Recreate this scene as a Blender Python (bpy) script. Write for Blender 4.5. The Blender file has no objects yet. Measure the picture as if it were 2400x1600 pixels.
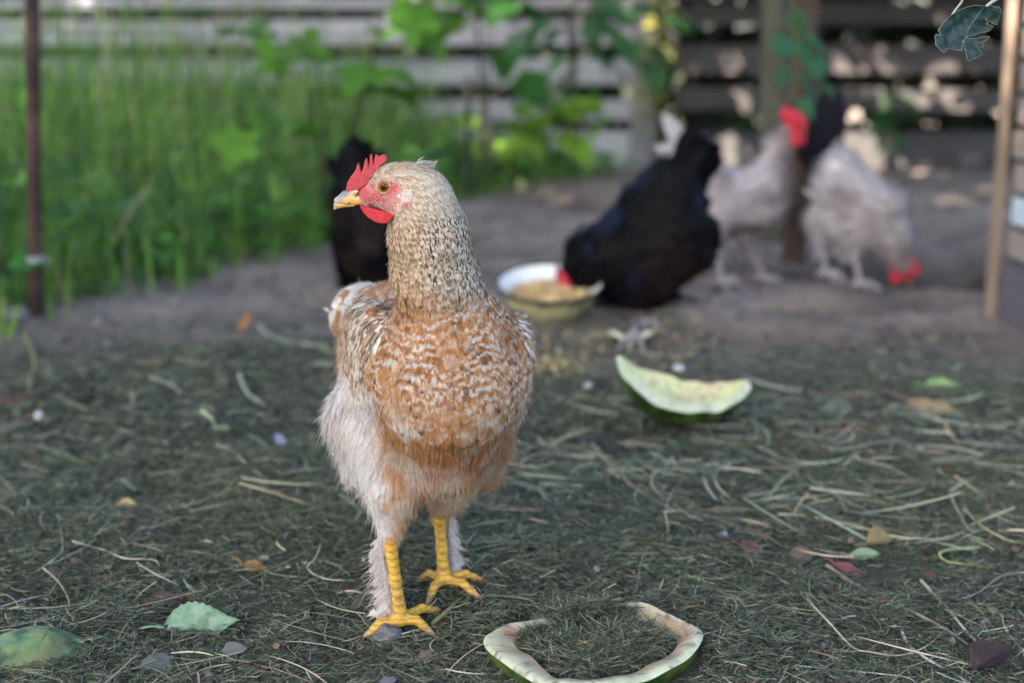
import bpy, math, random
import numpy as np
from mathutils import Vector, Matrix
SC = bpy.context.scene
COL = SC.collection
R = math.radians
# ------------------------------------------------------------------ camera, sky, sun, exposure
PITCH, CAM, FPX = R(12.0), np.array([0.0, 0.0, 0.515]), 2400 * 50 / 36.0
cd = bpy.data.cameras.new('camera'); cam = bpy.data.objects.new('camera', cd); COL.objects.link(cam)
cam.location = CAM; cam.rotation_euler = (R(90) - PITCH, 0, 0)
cd.lens = 50; cd.sensor_width = 36; cd.clip_end = 300; cd.clip_start = 0.02
cd.dof.use_dof = True; cd.dof.focus_distance = 1.205; cd.dof.aperture_fstop = 3.3; cd.dof.aperture_blades = 0
SC.camera = cam
SUN_EL, SUN_AZ = R(40), R(215)            # azimuth clockwise from +Y: the sun stands behind the camera, to its left
SUNV = np.array([math.sin(SUN_AZ) * math.cos(SUN_EL), math.cos(SUN_AZ) * math.cos(SUN_EL), math.sin(SUN_EL)])
w = bpy.data.worlds.new('World'); SC.world = w; w.use_nodes = True
nt = w.node_tree; nt.nodes.clear()
sky = nt.nodes.new('ShaderNodeTexSky'); sky.sky_type = 'NISHITA'; sky.sun_disc = False
sky.sun_elevation = SUN_EL; sky.sun_rotation = SUN_AZ
sky.air_density = 1.1; sky.dust_density = 2.8; sky.ozone_density = 0.8
bg = nt.nodes.new('ShaderNodeBackground'); bg.inputs[1].default_value = 0.07
wo = nt.nodes.new('ShaderNodeOutputWorld')
nt.links.new(sky.outputs[0], bg.inputs[0]); nt.links.new(bg.outputs[0], wo.inputs[0])
sd = bpy.data.lights.new('sun', 'SUN'); sd.energy = 5.0; sd.angle = R(0.53); sd.color = (1.0, 0.84, 0.66)
sun = bpy.data.objects.new('sun', sd); COL.objects.link(sun)
sun.rotation_euler = Vector(-SUNV).to_track_quat('-Z', 'Y').to_euler()
SC.view_settings.view_transform = 'Standard'; SC.view_settings.look = 'None'
SC.view_settings.exposure = 3.1; SC.view_settings.gamma = 1.0
SC.cycles.max_bounces = 6; SC.cycles.diffuse_bounces = 3; SC.cycles.glossy_bounces = 2
SC.cycles.transmission_bounces = 3; SC.cycles.transparent_max_bounces = 16
SC.cycles.caustics_reflective = False; SC.cycles.caustics_refractive = False
SC.cycles.use_denoising = True; SC.cycles.sample_clamp_indirect = 4.0

# ------------------------------------------------------------------ helpers
CP, SP = math.cos(PITCH), math.sin(PITCH)
def ray(px, py):
    x, y = (px - 1200) / FPX, (800 - py) / FPX
    return np.array([x, CP + y * SP, -SP + y * CP])
def W(px, py, Y):
    """the world point on the vertical plane at distance Y, read off the photograph"""
    d = ray(px, py); return CAM + d * (Y / d[1])
def pxm(px_, Y, z=0.2):
    """a length of px_ photo pixels at distance Y in metres"""
    return px_ / FPX * (Y * CP + (0.515 - z) * SP)

def _hash(i, seed):
    i = np.asarray(i).astype(np.int64)
    h = (i * 374761393 + seed * 668265263) & 0xFFFFFFFF
    h = ((h ^ (h >> 13)) * 1274126177) & 0xFFFFFFFF
    return ((h ^ (h >> 16)) & 0xFFFF) / 65535.0
def vn2(x, y, seed=0):
    x, y = np.asarray(x, float), np.asarray(y, float)
    xi, yi = np.floor(x), np.floor(y); fx, fy = x - xi, y - yi
    fx, fy = fx * fx * (3 - 2 * fx), fy * fy * (3 - 2 * fy)
    k = lambda a, b: _hash((xi + a) * 7919 + (yi + b) * 104729, seed)
    return (k(0, 0) * (1 - fx) + k(1, 0) * fx) * (1 - fy) + (k(0, 1) * (1 - fx) + k(1, 1) * fx) * fy
def vn3(P, s, seed=0):
    P = np.asarray(P) * s
    I = np.floor(P); f = P - I; f = f * f * (3 - 2 * f); out = 0
    for a in (0, 1):
        for b in (0, 1):
            for c in (0, 1):
                wgt = (f[..., 0] if a else 1 - f[..., 0]) * (f[..., 1] if b else 1 - f[..., 1]) * (f[..., 2] if c else 1 - f[..., 2])
                out = out + wgt * _hash((I[..., 0] + a) * 7919 + (I[..., 1] + b) * 104729 + (I[..., 2] + c) * 15485863, seed)
    return out
def sstep(a, b, x):
    t = np.clip((np.asarray(x, float) - a) / (b - a), 0, 1); return t * t * (3 - 2 * t)
def mixc(a, b, t):
    t = np.asarray(t)[..., None]; return np.asarray(a) * (1 - t) + np.asarray(b) * t
def unit(v):
    v = np.asarray(v, float); return v / np.maximum(np.linalg.norm(v, axis=-1, keepdims=True), 1e-9)

ORIGIN = {}
def mesh_np(V, faces, col=None, smooth=True):
    me = bpy.data.meshes.new('mesh')
    V = np.asarray(V, np.float32).reshape(-1, 3)
    fl = [np.asarray(f, np.int32) for f in (faces if isinstance(faces, list) else [faces]) if len(f)]
    me.vertices.add(len(V)); me.vertices.foreach_set('co', V.ravel())
    li = np.concatenate([f.ravel() for f in fl]); cnt = np.concatenate([np.full(len(f), f.shape[1], np.int32) for f in fl])
    st = np.concatenate([[0], np.cumsum(cnt)[:-1]]).astype(np.int32)
    me.loops.add(len(li)); me.loops.foreach_set('vertex_index', li)
    me.polygons.add(len(cnt)); me.polygons.foreach_set('loop_start', st)
    me.polygons.foreach_set('use_smooth', np.full(len(cnt), smooth, bool))
    me.update(calc_edges=True); me.validate()
    if col is not None:
        c = np.ones((len(V), 4), np.float32); col = np.asarray(col, np.float32); k = 4 if col.shape[-1] == 4 else 3; c[:, :k] = col.reshape(-1, k)
        at = me.color_attributes.new('Col', 'FLOAT_COLOR', 'POINT'); at.data.foreach_set('color', c.ravel())
    return me
def tag(o, label=None, cat=None, group=None, kind=None):
    for k, v in (('label', label), ('category', cat), ('group', group), ('kind', kind)):
        if v: o[k] = v
    return o
def thing(name, loc, label, cat, group=None):
    o = bpy.data.objects.new(name, None); COL.objects.link(o); o.location = loc; o.empty_display_size = 0.05
    ORIGIN[o.name] = np.array(loc, float); return tag(o, label, cat, group)
def obj(name, me, mats, parent=None, label=None, cat=None, group=None, kind=None, loc=None):
    """links a mesh given in world coordinates; a child is shifted to its thing's origin, a top-level mesh to loc"""
    o = bpy.data.objects.new(name, me); COL.objects.link(o)
    for m in (mats if isinstance(mats, list) else [mats]): me.materials.append(m)
    if parent is not None:
        o.parent = parent; org = ORIGIN[parent.name]
    else:
        org = np.array(loc if loc is not None else (0, 0, 0), float); o.location = org
    if np.any(org): me.transform(Matrix.Translation(-Vector(org)))
    ORIGIN[o.name] = org
    return tag(o, label, cat, group, kind)

class MB:
    """collects vertices and faces of one mesh"""
    def __init__(s): s.v, s.q, s.t, s.c, s.n = [], [], [], [], 0
    def add(s, V, F, col=(0.5, 0.5, 0.5)):
        V = np.asarray(V, float).reshape(-1, 3); F = np.asarray(F, np.int64)
        (s.q if F.shape[1] == 4 else s.t).append(F + s.n)
        c = np.asarray(col, float); k = c.shape[-1]; c = np.broadcast_to(c, (len(V), k)) if c.ndim == 1 else c.reshape(-1, k)
        s.c.append(c if k == 4 else np.concatenate([c, np.ones((len(c), 1))], 1))
        s.v.append(V); s.n += len(V); return s
    def box(s, a, b, col=(0.5, 0.5, 0.5), Mx=None):
        (x0, y0, z0), (x1, y1, z1) = a, b
        V = np.array([(x, y, z) for x in (x0, x1) for y in (y0, y1) for z in (z0, z1)], float)
        if Mx is not None: V = V @ np.array(Mx.to_3x3()).T + np.array(Mx.translation)
        return s.add(V, [(0, 1, 3, 2), (4, 6, 7, 5), (0, 4, 5, 1), (2, 3, 7, 6), (0, 2, 6, 4), (1, 5, 7, 3)], col)
    def tube(s, pts, rad, sides=8, col=(0.5, 0.5, 0.5), cap=True):
        pts = np.asarray(pts, float); n = len(pts); rad = np.broadcast_to(np.asarray(rad, float), (n,))
        T = unit(np.gradient(pts, axis=0)); up = np.array([0.31, 0.2, 0.93]); A = unit(np.cross(T, up)); B = np.cross(T, A)
        th = np.linspace(0, 2 * np.pi, sides, endpoint=False)
        V = pts[:, None] + rad[:, None, None] * (np.cos(th)[None, :, None] * A[:, None] + np.sin(th)[None, :, None] * B[:, None])
        i = np.arange(n - 1)[:, None] * sides; j = np.arange(sides)[None]; k = (j + 1) % sides
        F = np.stack([i + j, i + k, i + k + sides, i + j + sides], -1).reshape(-1, 4)
        c = np.asarray(col, float)
        if c.ndim == 2: c = np.repeat(c, sides, 0)
        s.add(V, F, c)
        if cap:
            for e, o_ in ((0, 0), (n - 1, (n - 1) * sides)):
                cc = col if np.asarray(col).ndim == 1 else np.concatenate([np.repeat(np.asarray(col)[e:e + 1], sides, 0), np.asarray(col)[e:e + 1]])
                ring = V[e]; s.add(np.concatenate([ring, pts[e:e + 1]]), [(a, (a + 1) % sides, sides) for a in range(sides)], cc)
        return s
    def lathe(s, prof, seg=40, col=(0.5, 0.5, 0.5), Mx=None):
        prof = np.asarray(prof, float); th = np.linspace(0, 2 * np.pi, seg, endpoint=False)
        V = np.stack([prof[:, None, 0] * np.cos(th), prof[:, None, 0] * np.sin(th), np.repeat(prof[:, 1:2], seg, 1)], -1).reshape(-1, 3)
        if Mx is not None: V = V @ np.array(Mx.to_3x3()).T + np.array(Mx.translation)
        i = np.arange(len(prof) - 1)[:, None] * seg; j = np.arange(seg)[None]; k = (j + 1) % seg
        return s.add(V, np.stack([i + j, i + k, i + k + seg, i + j + seg], -1).reshape(-1, 4), col)
    def mesh(s, smooth=True):
        fs = []
        if s.q: fs.append(np.concatenate(s.q))
        if s.t: fs.append(np.concatenate(s.t))
        return mesh_np(np.concatenate(s.v), fs, np.concatenate(s.c), smooth)
def catmull(P, n):
    P = np.asarray(P, float); Q = np.concatenate([[2 * P[0] - P[1]], P, [2 * P[-1] - P[-2]]])
    t = np.linspace(0, len(P) - 1, n); i = np.minimum(t.astype(int), len(P) - 2); f = (t - i)[:, None]
    a, b, c, d = Q[i], Q[i + 1], Q[i + 2], Q[i + 3]
    return 0.5 * (2 * b + (c - a) * f + (2 * a - 5 * b + 4 * c - d) * f ** 2 + (3 * b - a - 3 * c + d) * f ** 3)

# ------------------------------------------------------------------ materials
def newmat(name):
    m = bpy.data.materials.new(name); m.use_nodes = True; nt = m.node_tree
    return m, nt, nt.nodes['Principled BSDF']
def noise_node(nt, scale, detail=4, rough=0.6, coord='Object', stretch=None, dist=0.0):
    tc = nt.nodes.new('ShaderNodeTexCoord'); mp = nt.nodes.new('ShaderNodeMapping')
    if stretch: mp.inputs['Scale'].default_value = stretch
    n = nt.nodes.new('ShaderNodeTexNoise'); n.inputs['Scale'].default_value = scale; n.inputs['Detail'].default_value = detail
    n.inputs['Roughness'].default_value = rough; n.inputs['Distortion'].default_value = dist
    nt.links.new(tc.outputs[coord], mp.inputs[0]); nt.links.new(mp.outputs[0], n.inputs[0]); return n
def bump(nt, b, src, strength, dist):
    bp = nt.nodes.new('ShaderNodeBump'); bp.inputs['Strength'].default_value = strength; bp.inputs['Distance'].default_value = dist
    nt.links.new(src, bp.inputs['Height']); nt.links.new(bp.outputs[0], b.inputs['Normal'])
def vmat(name, rough=0.7, spec=0.3, bscale=0, bdist=0.001, bstr=0.6, transl=0.0, var=0.0, vscale=60, sheen=0.0, stretch=None):
    """colours carried by the mesh (pigment), plus fine procedural mottling and bump"""
    m, nt, b = newmat(name); b.inputs['Roughness'].default_value = rough; b.inputs['Specular IOR Level'].default_value = spec
    at = nt.nodes.new('ShaderNodeAttribute'); at.attribute_name = 'Col'; c = at.outputs['Color']
    if var:
        n = noise_node(nt, vscale, 5, 0.65, stretch=stretch)
        rp = nt.nodes.new('ShaderNodeMapRange'); rp.inputs['From Min'].default_value = 0.25; rp.inputs['From Max'].default_value = 0.75
        rp.inputs['To Min'].default_value = 1 - var; rp.inputs['To Max'].default_value = 1 + var; nt.links.new(n.outputs['Fac'], rp.inputs[0])
        mx = nt.nodes.new('ShaderNodeVectorMath'); mx.operation = 'SCALE'
        nt.links.new(c, mx.inputs[0]); nt.links.new(rp.outputs[0], mx.inputs['Scale']); c = mx.outputs[0]
    nt.links.new(c, b.inputs['Base Color'])
    if sheen: b.inputs['Sheen Weight'].default_value = sheen
    if bscale: bump(nt, b, noise_node(nt, bscale, 4, 0.6, stretch=stretch).outputs['Fac'], bstr, bdist)
    if transl:
        tr = nt.nodes.new('ShaderNodeBsdfTranslucent'); ms = nt.nodes.new('ShaderNodeMixShader'); ms.inputs[0].default_value = transl
        nt.links.new(c, tr.inputs[0]); nt.links.new(b.outputs[0], ms.inputs[1]); nt.links.new(tr.outputs[0], ms.inputs[2])
        nt.links.new(ms.outputs[0], nt.nodes['Material Output'].inputs[0])
    return m
M_FEATHER = vmat('feather', 0.75, 0.2, transl=0.12, var=0.18, vscale=420)
def fray(m, scale):
    nt = m.node_tree; out = nt.nodes['Material Output']; sh = out.inputs[0].links[0].from_socket; at = nt.nodes.new('ShaderNodeAttribute'); at.attribute_name = 'Col'
    n = noise_node(nt, scale, 2, 0.6); e = nt.nodes.new('ShaderNodeMapRange'); e.inputs['From Min'].default_value = 0.75; e.inputs['From Max'].default_value = 0.0; e.inputs['To Min'].default_value = 0.22; e.inputs['To Max'].default_value = 0.74
    nt.links.new(at.outputs['Alpha'], e.inputs[0]); gt = nt.nodes.new('ShaderNodeMath'); gt.operation = 'GREATER_THAN'; nt.links.new(n.outputs['Fac'], gt.inputs[0]); nt.links.new(e.outputs[0], gt.inputs[1])
    tr = nt.nodes.new('ShaderNodeBsdfTransparent'); ms = nt.nodes.new('ShaderNodeMixShader'); nt.links.new(gt.outputs[0], ms.inputs[0]); nt.links.new(tr.outputs[0], ms.inputs[1]); nt.links.new(sh, ms.inputs[2]); nt.links.new(ms.outputs[0], out.inputs[0])
fray(M_FEATHER, 1300)
M_DARKFEATHER = vmat('dark_feather', 0.45, 0.035, transl=0.0, var=0.3, vscale=160)
M_FLUFF = vmat('fluff', 0.9, 0.1, transl=0.25)
M_SKIN = vmat('red_skin', 0.6, 0.3, bscale=520, bdist=0.0018, bstr=1.0, var=0.35, vscale=420)
M_COMB = vmat('comb_skin', 0.5, 0.4, bscale=650, bdist=0.0016, bstr=0.9, var=0.22, vscale=420)
M_HORN = vmat('horn', 0.38, 0.5, bscale=300, bdist=0.0003, bstr=0.3, var=0.12, vscale=260)
M_SCALE = vmat('leg_scale', 0.5, 0.4, bscale=420, bdist=0.0009, bstr=0.8, var=0.3, vscale=330)
M_HAY = vmat('dry_clippings', 0.8, 0.25, transl=0.1)
M_STRAW = vmat('straw', 0.6, 0.35, var=0.25, vscale=120, bscale=300, bdist=0.0004)
M_LEAF = vmat('leaf', 0.55, 0.3, transl=0.45, var=0.15, vscale=90)
M_DULLLEAF = vmat('fallen_leaf', 0.6, 0.35, transl=0.12, var=0.3, vscale=140, bscale=260, bdist=0.0008)
M_BARK = vmat('bark', 0.9, 0.15, bscale=60, bdist=0.006, var=0.45, vscale=40, stretch=(1, 1, 0.25))
M_WOOD = vmat('weathered_board', 0.85, 0.2, bscale=30, bdist=0.003, var=0.4, vscale=14, stretch=(0.12, 1, 1.6))
M_LATH = vmat('bare_lath', 0.7, 0.25, bscale=40, bdist=0.002, var=0.22, vscale=30, stretch=(1, 1, 0.15))
M_RUST = vmat('rusty_iron', 0.8, 0.3, bscale=160, bdist=0.001, var=0.5, vscale=45)
M_WIRE = vmat('wire', 0.6, 0.4)
M_BRICK = vmat('brick', 0.9, 0.2, bscale=90, bdist=0.003, var=0.25, vscale=35)
M_ENAMEL = vmat('enamel', 0.35, 0.35, var=0.06, vscale=40)
M_ENAMEL_OLD = vmat('worn_enamel', 0.5, 0.45, var=0.35, vscale=45, bscale=120, bdist=0.0006)
M_RIND = vmat('melon_rind', 0.5, 0.4, bscale=200, bdist=0.0012, var=0.12, vscale=90)
M_STONE = vmat('stone', 0.85, 0.25, bscale=220, bdist=0.0015, var=0.35, vscale=160)
M_FEED = vmat('grain', 0.8, 0.2, var=0.2, vscale=200)
def ground_material():
    m, nt, b = newmat('yard_soil'); b.inputs['Roughness'].default_value = 0.95; b.inputs['Specular IOR Level'].default_value = 0.15
    at = nt.nodes.new('ShaderNodeAttribute'); at.attribute_name = 'Col'
    n1 = noise_node(nt, 7, 6, 0.65); n2 = noise_node(nt, 130, 5, 0.75)
    ad = nt.nodes.new('ShaderNodeMath'); ad.operation = 'ADD'; nt.links.new(n1.outputs['Fac'], ad.inputs[0]); nt.links.new(n2.outputs['Fac'], ad.inputs[1])
    rp = nt.nodes.new('ShaderNodeMapRange'); rp.inputs['From Min'].default_value = 0.65; rp.inputs['From Max'].default_value = 1.35
    rp.inputs['To Min'].default_value = 0.45; rp.inputs['To Max'].default_value = 1.5; nt.links.new(ad.outputs[0], rp.inputs[0])
    mx = nt.nodes.new('ShaderNodeVectorMath'); mx.operation = 'SCALE'
    nt.links.new(at.outputs['Color'], mx.inputs[0]); nt.links.new(rp.outputs[0], mx.inputs['Scale']); nt.links.new(mx.outputs[0], b.inputs['Base Color'])
    bump(nt, b, ad.outputs[0], 0.8, 0.006); return m
M_GROUND = ground_material()

# ------------------------------------------------------------------ ground
def flat(px, py):
    d = ray(px, py); t = -CAM[2] / d[2]; return CAM + d * t
PITS = [(*flat(1290, 492)[:2], 0.14, 0.10, 0.035), (*flat(1840, 790)[:2], 0.16, 0.09, 0.055), (*flat(420, 790)[:2], 0.11, 0.06, 0.025),
        (*flat(2250, 640)[:2], 0.22, 0.16, 0.11), (*flat(1140, 520)[:2], 0.12, 0.05, 0.02), (*flat(250, 940)[:2], 0.07, 0.03, 0.015)]
HILLS = [(*flat(1640, 800)[:2], 0.18, 0.05, 0.018), (*flat(1560, 745)[:2], 0.3, 0.12, 0.02), (*flat(2250, 545)[:2], 0.3, 0.14, 0.07),
         (*flat(1500, 470)[:2], 0.8, 0.5, 0.04), (*flat(1290, 735)[:2], 0.14, 0.07, 0.025)]
rp_ = np.random.default_rng(77)
for k_ in range(26):
    q_ = flat(rp_.uniform(700, 2250), rp_.uniform(470, 760)); PITS.append((q_[0], q_[1], rp_.uniform(.06, .20), rp_.uniform(.04, .12), rp_.uniform(.010, .030)))
    q_ = flat(rp_.uniform(700, 2250), rp_.uniform(470, 760)); HILLS.append((q_[0], q_[1], rp_.uniform(.08, .25), rp_.uniform(.06, .14), rp_.uniform(.008, .026)))
def gh(x, y):
    x, y = np.asarray(x, float), np.asarray(y, float)
    z = 0.020 * (vn2(x * 2.3 + 9, y * 2.3, 1) - 0.5) + 0.012 * (vn2(x * 7, y * 7, 2) - 0.5) + 0.007 * (vn2(x * 21, y * 21, 3) - 0.5)
    z = z + (0.05 * (vn2(x * 0.9, y * 0.9 + 4, 5) - 0.5) + 0.035 * (vn2(x * 3.1, y * 2.6 + 7, 6) - 0.5)) * sstep(1.7, 3.0, y)
    for cx, cy, rx, ry, dz in PITS: z = z - dz * np.exp(-(((x - cx) / rx) ** 2 + ((y - cy) / ry) ** 2) ** 1.5)
    for cx, cy, rx, ry, dz in HILLS: z = z + dz * np.exp(-((x - cx) / rx) ** 2 - ((y - cy) / ry) ** 2)
    return z
def G(px, py, up=0.0):
    d = ray(px, py); z = 0.0
    for _ in range(5):
        p = CAM + d * ((z + up - CAM[2]) / d[2]); z = float(gh(p[0], p[1]))
    p[2] = z + up; return p
FL0, FL1 = flat(60, 742)[:2], flat(1330, 428)[:2]               # the line of the wire fence, tall grass behind it
def behind_fence(x, y):
    """metres beyond the wire fence line (positive on the grass side)"""
    dx, dy = FL1 - FL0; L = math.hypot(dx, dy); return (-(np.asarray(x) - FL0[0]) * dy + (np.asarray(y) - FL0[1]) * dx) / L
xs = np.concatenate([-np.geomspace(60, 1.7, 26), np.arange(-1.65, 1.65, 0.011), np.geomspace(1.7, 60, 26)])
ys = np.concatenate([-np.geomspace(40, 0.4, 16), np.arange(0.0, 0.8, 0.05), np.arange(0.8, 3.2, 0.011), np.arange(3.22, 6.4, 0.045), np.geomspace(6.5, 80, 24)])
GX, GY = np.meshgrid(xs, ys, indexing='ij'); GZ = gh(GX, GY)
GV = np.stack([GX, GY, GZ], -1).reshape(-1, 3)
ii, jj = np.meshgrid(np.arange(len(xs) - 1) * len(ys), np.arange(len(ys) - 1), indexing='ij')
GF = np.stack([ii + jj, ii + jj + len(ys), ii + jj + len(ys) + 1, ii + jj + 1], -1).reshape(-1, 4)
hayz = 1 - sstep(2.0, 2.75, GV[:, 1] + 0.5 * (vn2(GV[:, 0] * 4, GV[:, 1] * 4, 8) - 0.5) + 0.12 * GV[:, 0])
gcol = mixc((0.265, 0.222, 0.200), (0.062, 0.064, 0.050), hayz)
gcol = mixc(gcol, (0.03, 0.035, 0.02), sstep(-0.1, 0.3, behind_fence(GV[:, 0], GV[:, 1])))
damp_shade = np.exp(-(((GV[:, 0] - PITS[3][0]) / 0.3) ** 2 + ((GV[:, 1] - PITS[3][1] - .02) / 0.22) ** 2) ** 2)
gcol = mixc(gcol, (0.060, 0.048, 0.044), damp_shade * 0.85)  # dark moist soil and the hollow's shade, both put into the colour
for cx, cy, rx, ry, dz in PITS[:3] + PITS[4:5] + PITS[6:18]: gcol = mixc(gcol, (0.060, 0.047, 0.043), (.75 if dz > .03 else .5) * np.exp(-(((GV[:, 0] - cx) / (rx * 1.15)) ** 2 + ((GV[:, 1] - cy) / (ry * 1.3)) ** 2) ** 1.6))  # pit floors darkened in colour for moist soil and missing shade
gcol *= (0.75 + 0.5 * vn2(GV[:, 0] * 5, GV[:, 1] * 5, 11))[:, None]
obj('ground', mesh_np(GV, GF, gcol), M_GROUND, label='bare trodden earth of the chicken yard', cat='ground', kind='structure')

rng = np.random.default_rng(7)
def ribbons(P, side, wid, col):
    """P (n,k,3) centre lines, side (n,k,3) or (n,1,3), wid (n,k), col (n,3)"""
    n, k, _ = P.shape
    V = np.stack([P - side * wid[..., None] / 2, P + side * wid[..., None] / 2], 2)
    b = (np.arange(n) * k * 2)[:, None] + (np.arange(k - 1) * 2)[None]
    F = np.stack([b, b + 1, b + 3, b + 2], -1).reshape(-1, 4)
    C = np.broadcast_to(col[:, None, None, :] if col.ndim == 2 else col[:, :, None, :], (n, k, 2, 3))
    return V.reshape(-1, 3), F, C.reshape(-1, 3)
def pick(cols, wts, n, jitter=0.25):
    cols = np.array(cols); i = rng.choice(len(cols), n, p=np.array(wts) / sum(wts))
    return cols[i] * np.exp(rng.normal(0, jitter, (n, 1))) * np.exp(rng.normal(0, 0.06, (n, 3)))

# ------------------------------------------------------------------ signed distance shapes -> meshes
def sd_cone(P, a, b, ra, rb):
    ba = b - a; t = np.clip(((P - a) @ ba) / max(ba @ ba, 1e-12), 0, 1)
    return np.linalg.norm(P - a - t[..., None] * ba, axis=-1) - (ra + (rb - ra) * t)
def sd_ell(P, c, Rm, r):
    q = (P - c) @ Rm; k0 = np.linalg.norm(q / r, axis=-1); k1 = np.linalg.norm(q / (r * r), axis=-1)
    return k0 * (k0 - 1) / np.maximum(k1, 1e-9)
def smin(a, b, k):
    h = np.clip(0.5 + 0.5 * (b - a) / k, 0, 1); return b + (a - b) * h - k * h * (1 - h)
def sd_poly(x, z, poly):
    d = np.full(x.shape, 1e9); s = np.ones(x.shape); n = len(poly)
    for i in range(n):
        ax, az = poly[i]; bx, bz = poly[i - 1]; ex, ez = bx - ax, bz - az; wx, wz = x - ax, z - az
        t = np.clip((wx * ex + wz * ez) / max(ex * ex + ez * ez, 1e-14), 0, 1)
        d = np.minimum(d, (wx - ex * t) ** 2 + (wz - ez * t) ** 2)
        c1, c2, c3 = z >= az, z < bz, ex * wz > ez * wx
        s = np.where((c1 & c2 & c3) | (~c1 & ~c2 & ~c3), -s, s)
    return s * np.sqrt(d)
def surface_nets(f, lo, hi, h):
    lo, hi = np.asarray(lo, float), np.asarray(hi, float); n = np.maximum(((hi - lo) / h).astype(int) + 2, 3)
    ax = [lo[i] + h * np.arange(n[i]) for i in range(3)]; D = np.empty(n, np.float32)
    for i0 in range(0, n[0], 24):
        g = np.stack(np.meshgrid(ax[0][i0:i0 + 24], ax[1], ax[2], indexing='ij'), -1); D[i0:i0 + 24] = f(g)
    S = D < 0; m = n - 1
    pos = np.zeros((*m, 3), np.float32); cnt = np.zeros(m, np.float32)
    for a in range(3):
        o1, o2 = [q for q in range(3) if q != a]
        for u in (0, 1):
            for v in (0, 1):
                sl0 = [None] * 3; sl1 = [None] * 3
                sl0[a] = slice(0, m[a]); sl1[a] = slice(1, n[a])
                for o_, e in ((o1, u), (o2, v)): sl0[o_] = sl1[o_] = slice(e, e + m[o_])
                A, B = D[tuple(sl0)], D[tuple(sl1)]; cr = (A < 0) != (B < 0)
                t = np.where(cr, A / np.where(cr, A - B, 1), 0)
                pos[..., a] += np.where(cr, t, 0); pos[..., o1] += cr * u; pos[..., o2] += cr * v; cnt += cr
    act = cnt > 0; idx = np.full(m, -1, np.int64); idx[act] = np.arange(act.sum())
    I = np.argwhere(act); V = lo + h * (I + pos[act] / cnt[act][:, None]); F = []
    for a in range(3):
        o1, o2 = (a + 1) % 3, (a + 2) % 3
        sl0 = [slice(1, n[q] - 1) for q in range(3)]; sl1 = list(sl0); sl0[a] = slice(0, n[a] - 1); sl1[a] = slice(1, n[a])
        A, B = S[tuple(sl0)], S[tuple(sl1)]
        for inside, flip in ((A & ~B, False), (~A & B, True)):
            e = np.argwhere(inside); e[:, o1] += 1; e[:, o2] += 1
            def cell(d1, d2):
                c = e.copy(); c[:, o1] -= d1; c[:, o2] -= d2; return idx[c[:, 0], c[:, 1], c[:, 2]]
            q = np.stack([cell(1, 1), cell(0, 1), cell(0, 0), cell(1, 0)], -1); F.append(q[:, ::-1] if flip else q)
    return V, np.concatenate(F)
def vnormals(V, F):
    fn = np.cross(V[F[:, 2]] - V[F[:, 0]], V[F[:, 3]] - V[F[:, 1]]); N = np.zeros_like(V)
    for k in range(4): np.add.at(N, F[:, k], fn)
    return unit(N)
def outward(V, F):
    a, b, c = V[F[:, 0]], V[F[:, 1]], V[F[:, 2]]
    return (V, F) if np.einsum('ij,ij->', np.cross(a, b), c) > 0 else (V, F[:, ::-1])
class Shape:
    """smooth union of tapered capsules and ellipsoids, each with the way its feathers lie"""
    def __init__(s): s.p = []
    def cap(s, a, b, ra, rb, flow=None, k=0.012):
        a, b = np.asarray(a, float), np.asarray(b, float)
        s.p.append((lambda P: sd_cone(P, a, b, ra, rb), unit(b - a) if flow is None else unit(flow), k, np.minimum(a - ra, b - rb), np.maximum(a + ra, b + rb))); return s
    def ell(s, c, r, axis=(1, 0, 0), up=(0, 0, 1), flow=(0, 1, 0), k=0.012):
        x = unit(axis); y = unit(np.cross(up, x)); z = np.cross(x, y); Rm = np.stack([x, y, z], 1); c = np.asarray(c, float); r = np.asarray(r, float)
        s.p.append((lambda P: sd_ell(P, c, Rm, r), unit(flow), k, c - max(r), c + max(r))); return s
    def f(s, P):
        d = None
        for q in s.p: d = q[0](P) if d is None else smin(d, q[0](P), q[2])
        return d
    def mesh(s, h):
        lo = np.min([q[3] for q in s.p], 0) - 3 * h; hi = np.max([q[4] for q in s.p], 0) + 3 * h
        return outward(*surface_nets(s.f, lo, hi, h))
    def flow(s, P, sig=0.010):
        o = np.zeros_like(P)
        for q in s.p: o += np.exp(-np.clip(q[0](P), -0.02, 0.3) / sig)[..., None] * q[1]
        return unit(o)
def scatter(V, F, N, rfun, tries, seed):
    r_ = np.random.default_rng(seed); T = np.concatenate([F[:, [0, 1, 2]], F[:, [0, 2, 3]]])
    ar = np.linalg.norm(np.cross(V[T[:, 1]] - V[T[:, 0]], V[T[:, 2]] - V[T[:, 0]]), axis=1)
    ti = T[r_.choice(len(T), tries, p=ar / ar.sum())]; u = r_.random((tries, 2)); s = np.sqrt(u[:, 0])
    b = np.stack([1 - s, s * (1 - u[:, 1]), s * u[:, 1]], 1)[..., None]
    P = (V[ti] * b).sum(1); Nn = unit((N[ti] * b).sum(1)); rad = rfun(P)
    cell = max(rad.max(), 1e-4); grid = {}; keep = []
    K = np.floor(P / cell).astype(int)
    for i in range(tries):
        if rad[i] <= 0: continue
        kx, ky, kz = K[i]; ok = True; p = P[i]; rr = rad[i] * rad[i]
        for a in (-1, 0, 1):
            for b_ in (-1, 0, 1):
                for c in (-1, 0, 1):
                    for j in grid.get((kx + a, ky + b_, kz + c), ()):
                        d = P[j] - p
                        if d[0] * d[0] + d[1] * d[1] + d[2] * d[2] < rr: ok = False; break
                    if not ok: break
                if not ok: break
            if not ok: break
        if ok: keep.append(i); grid.setdefault((kx, ky, kz), []).append(i)
    return P[keep], Nn[keep]
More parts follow.
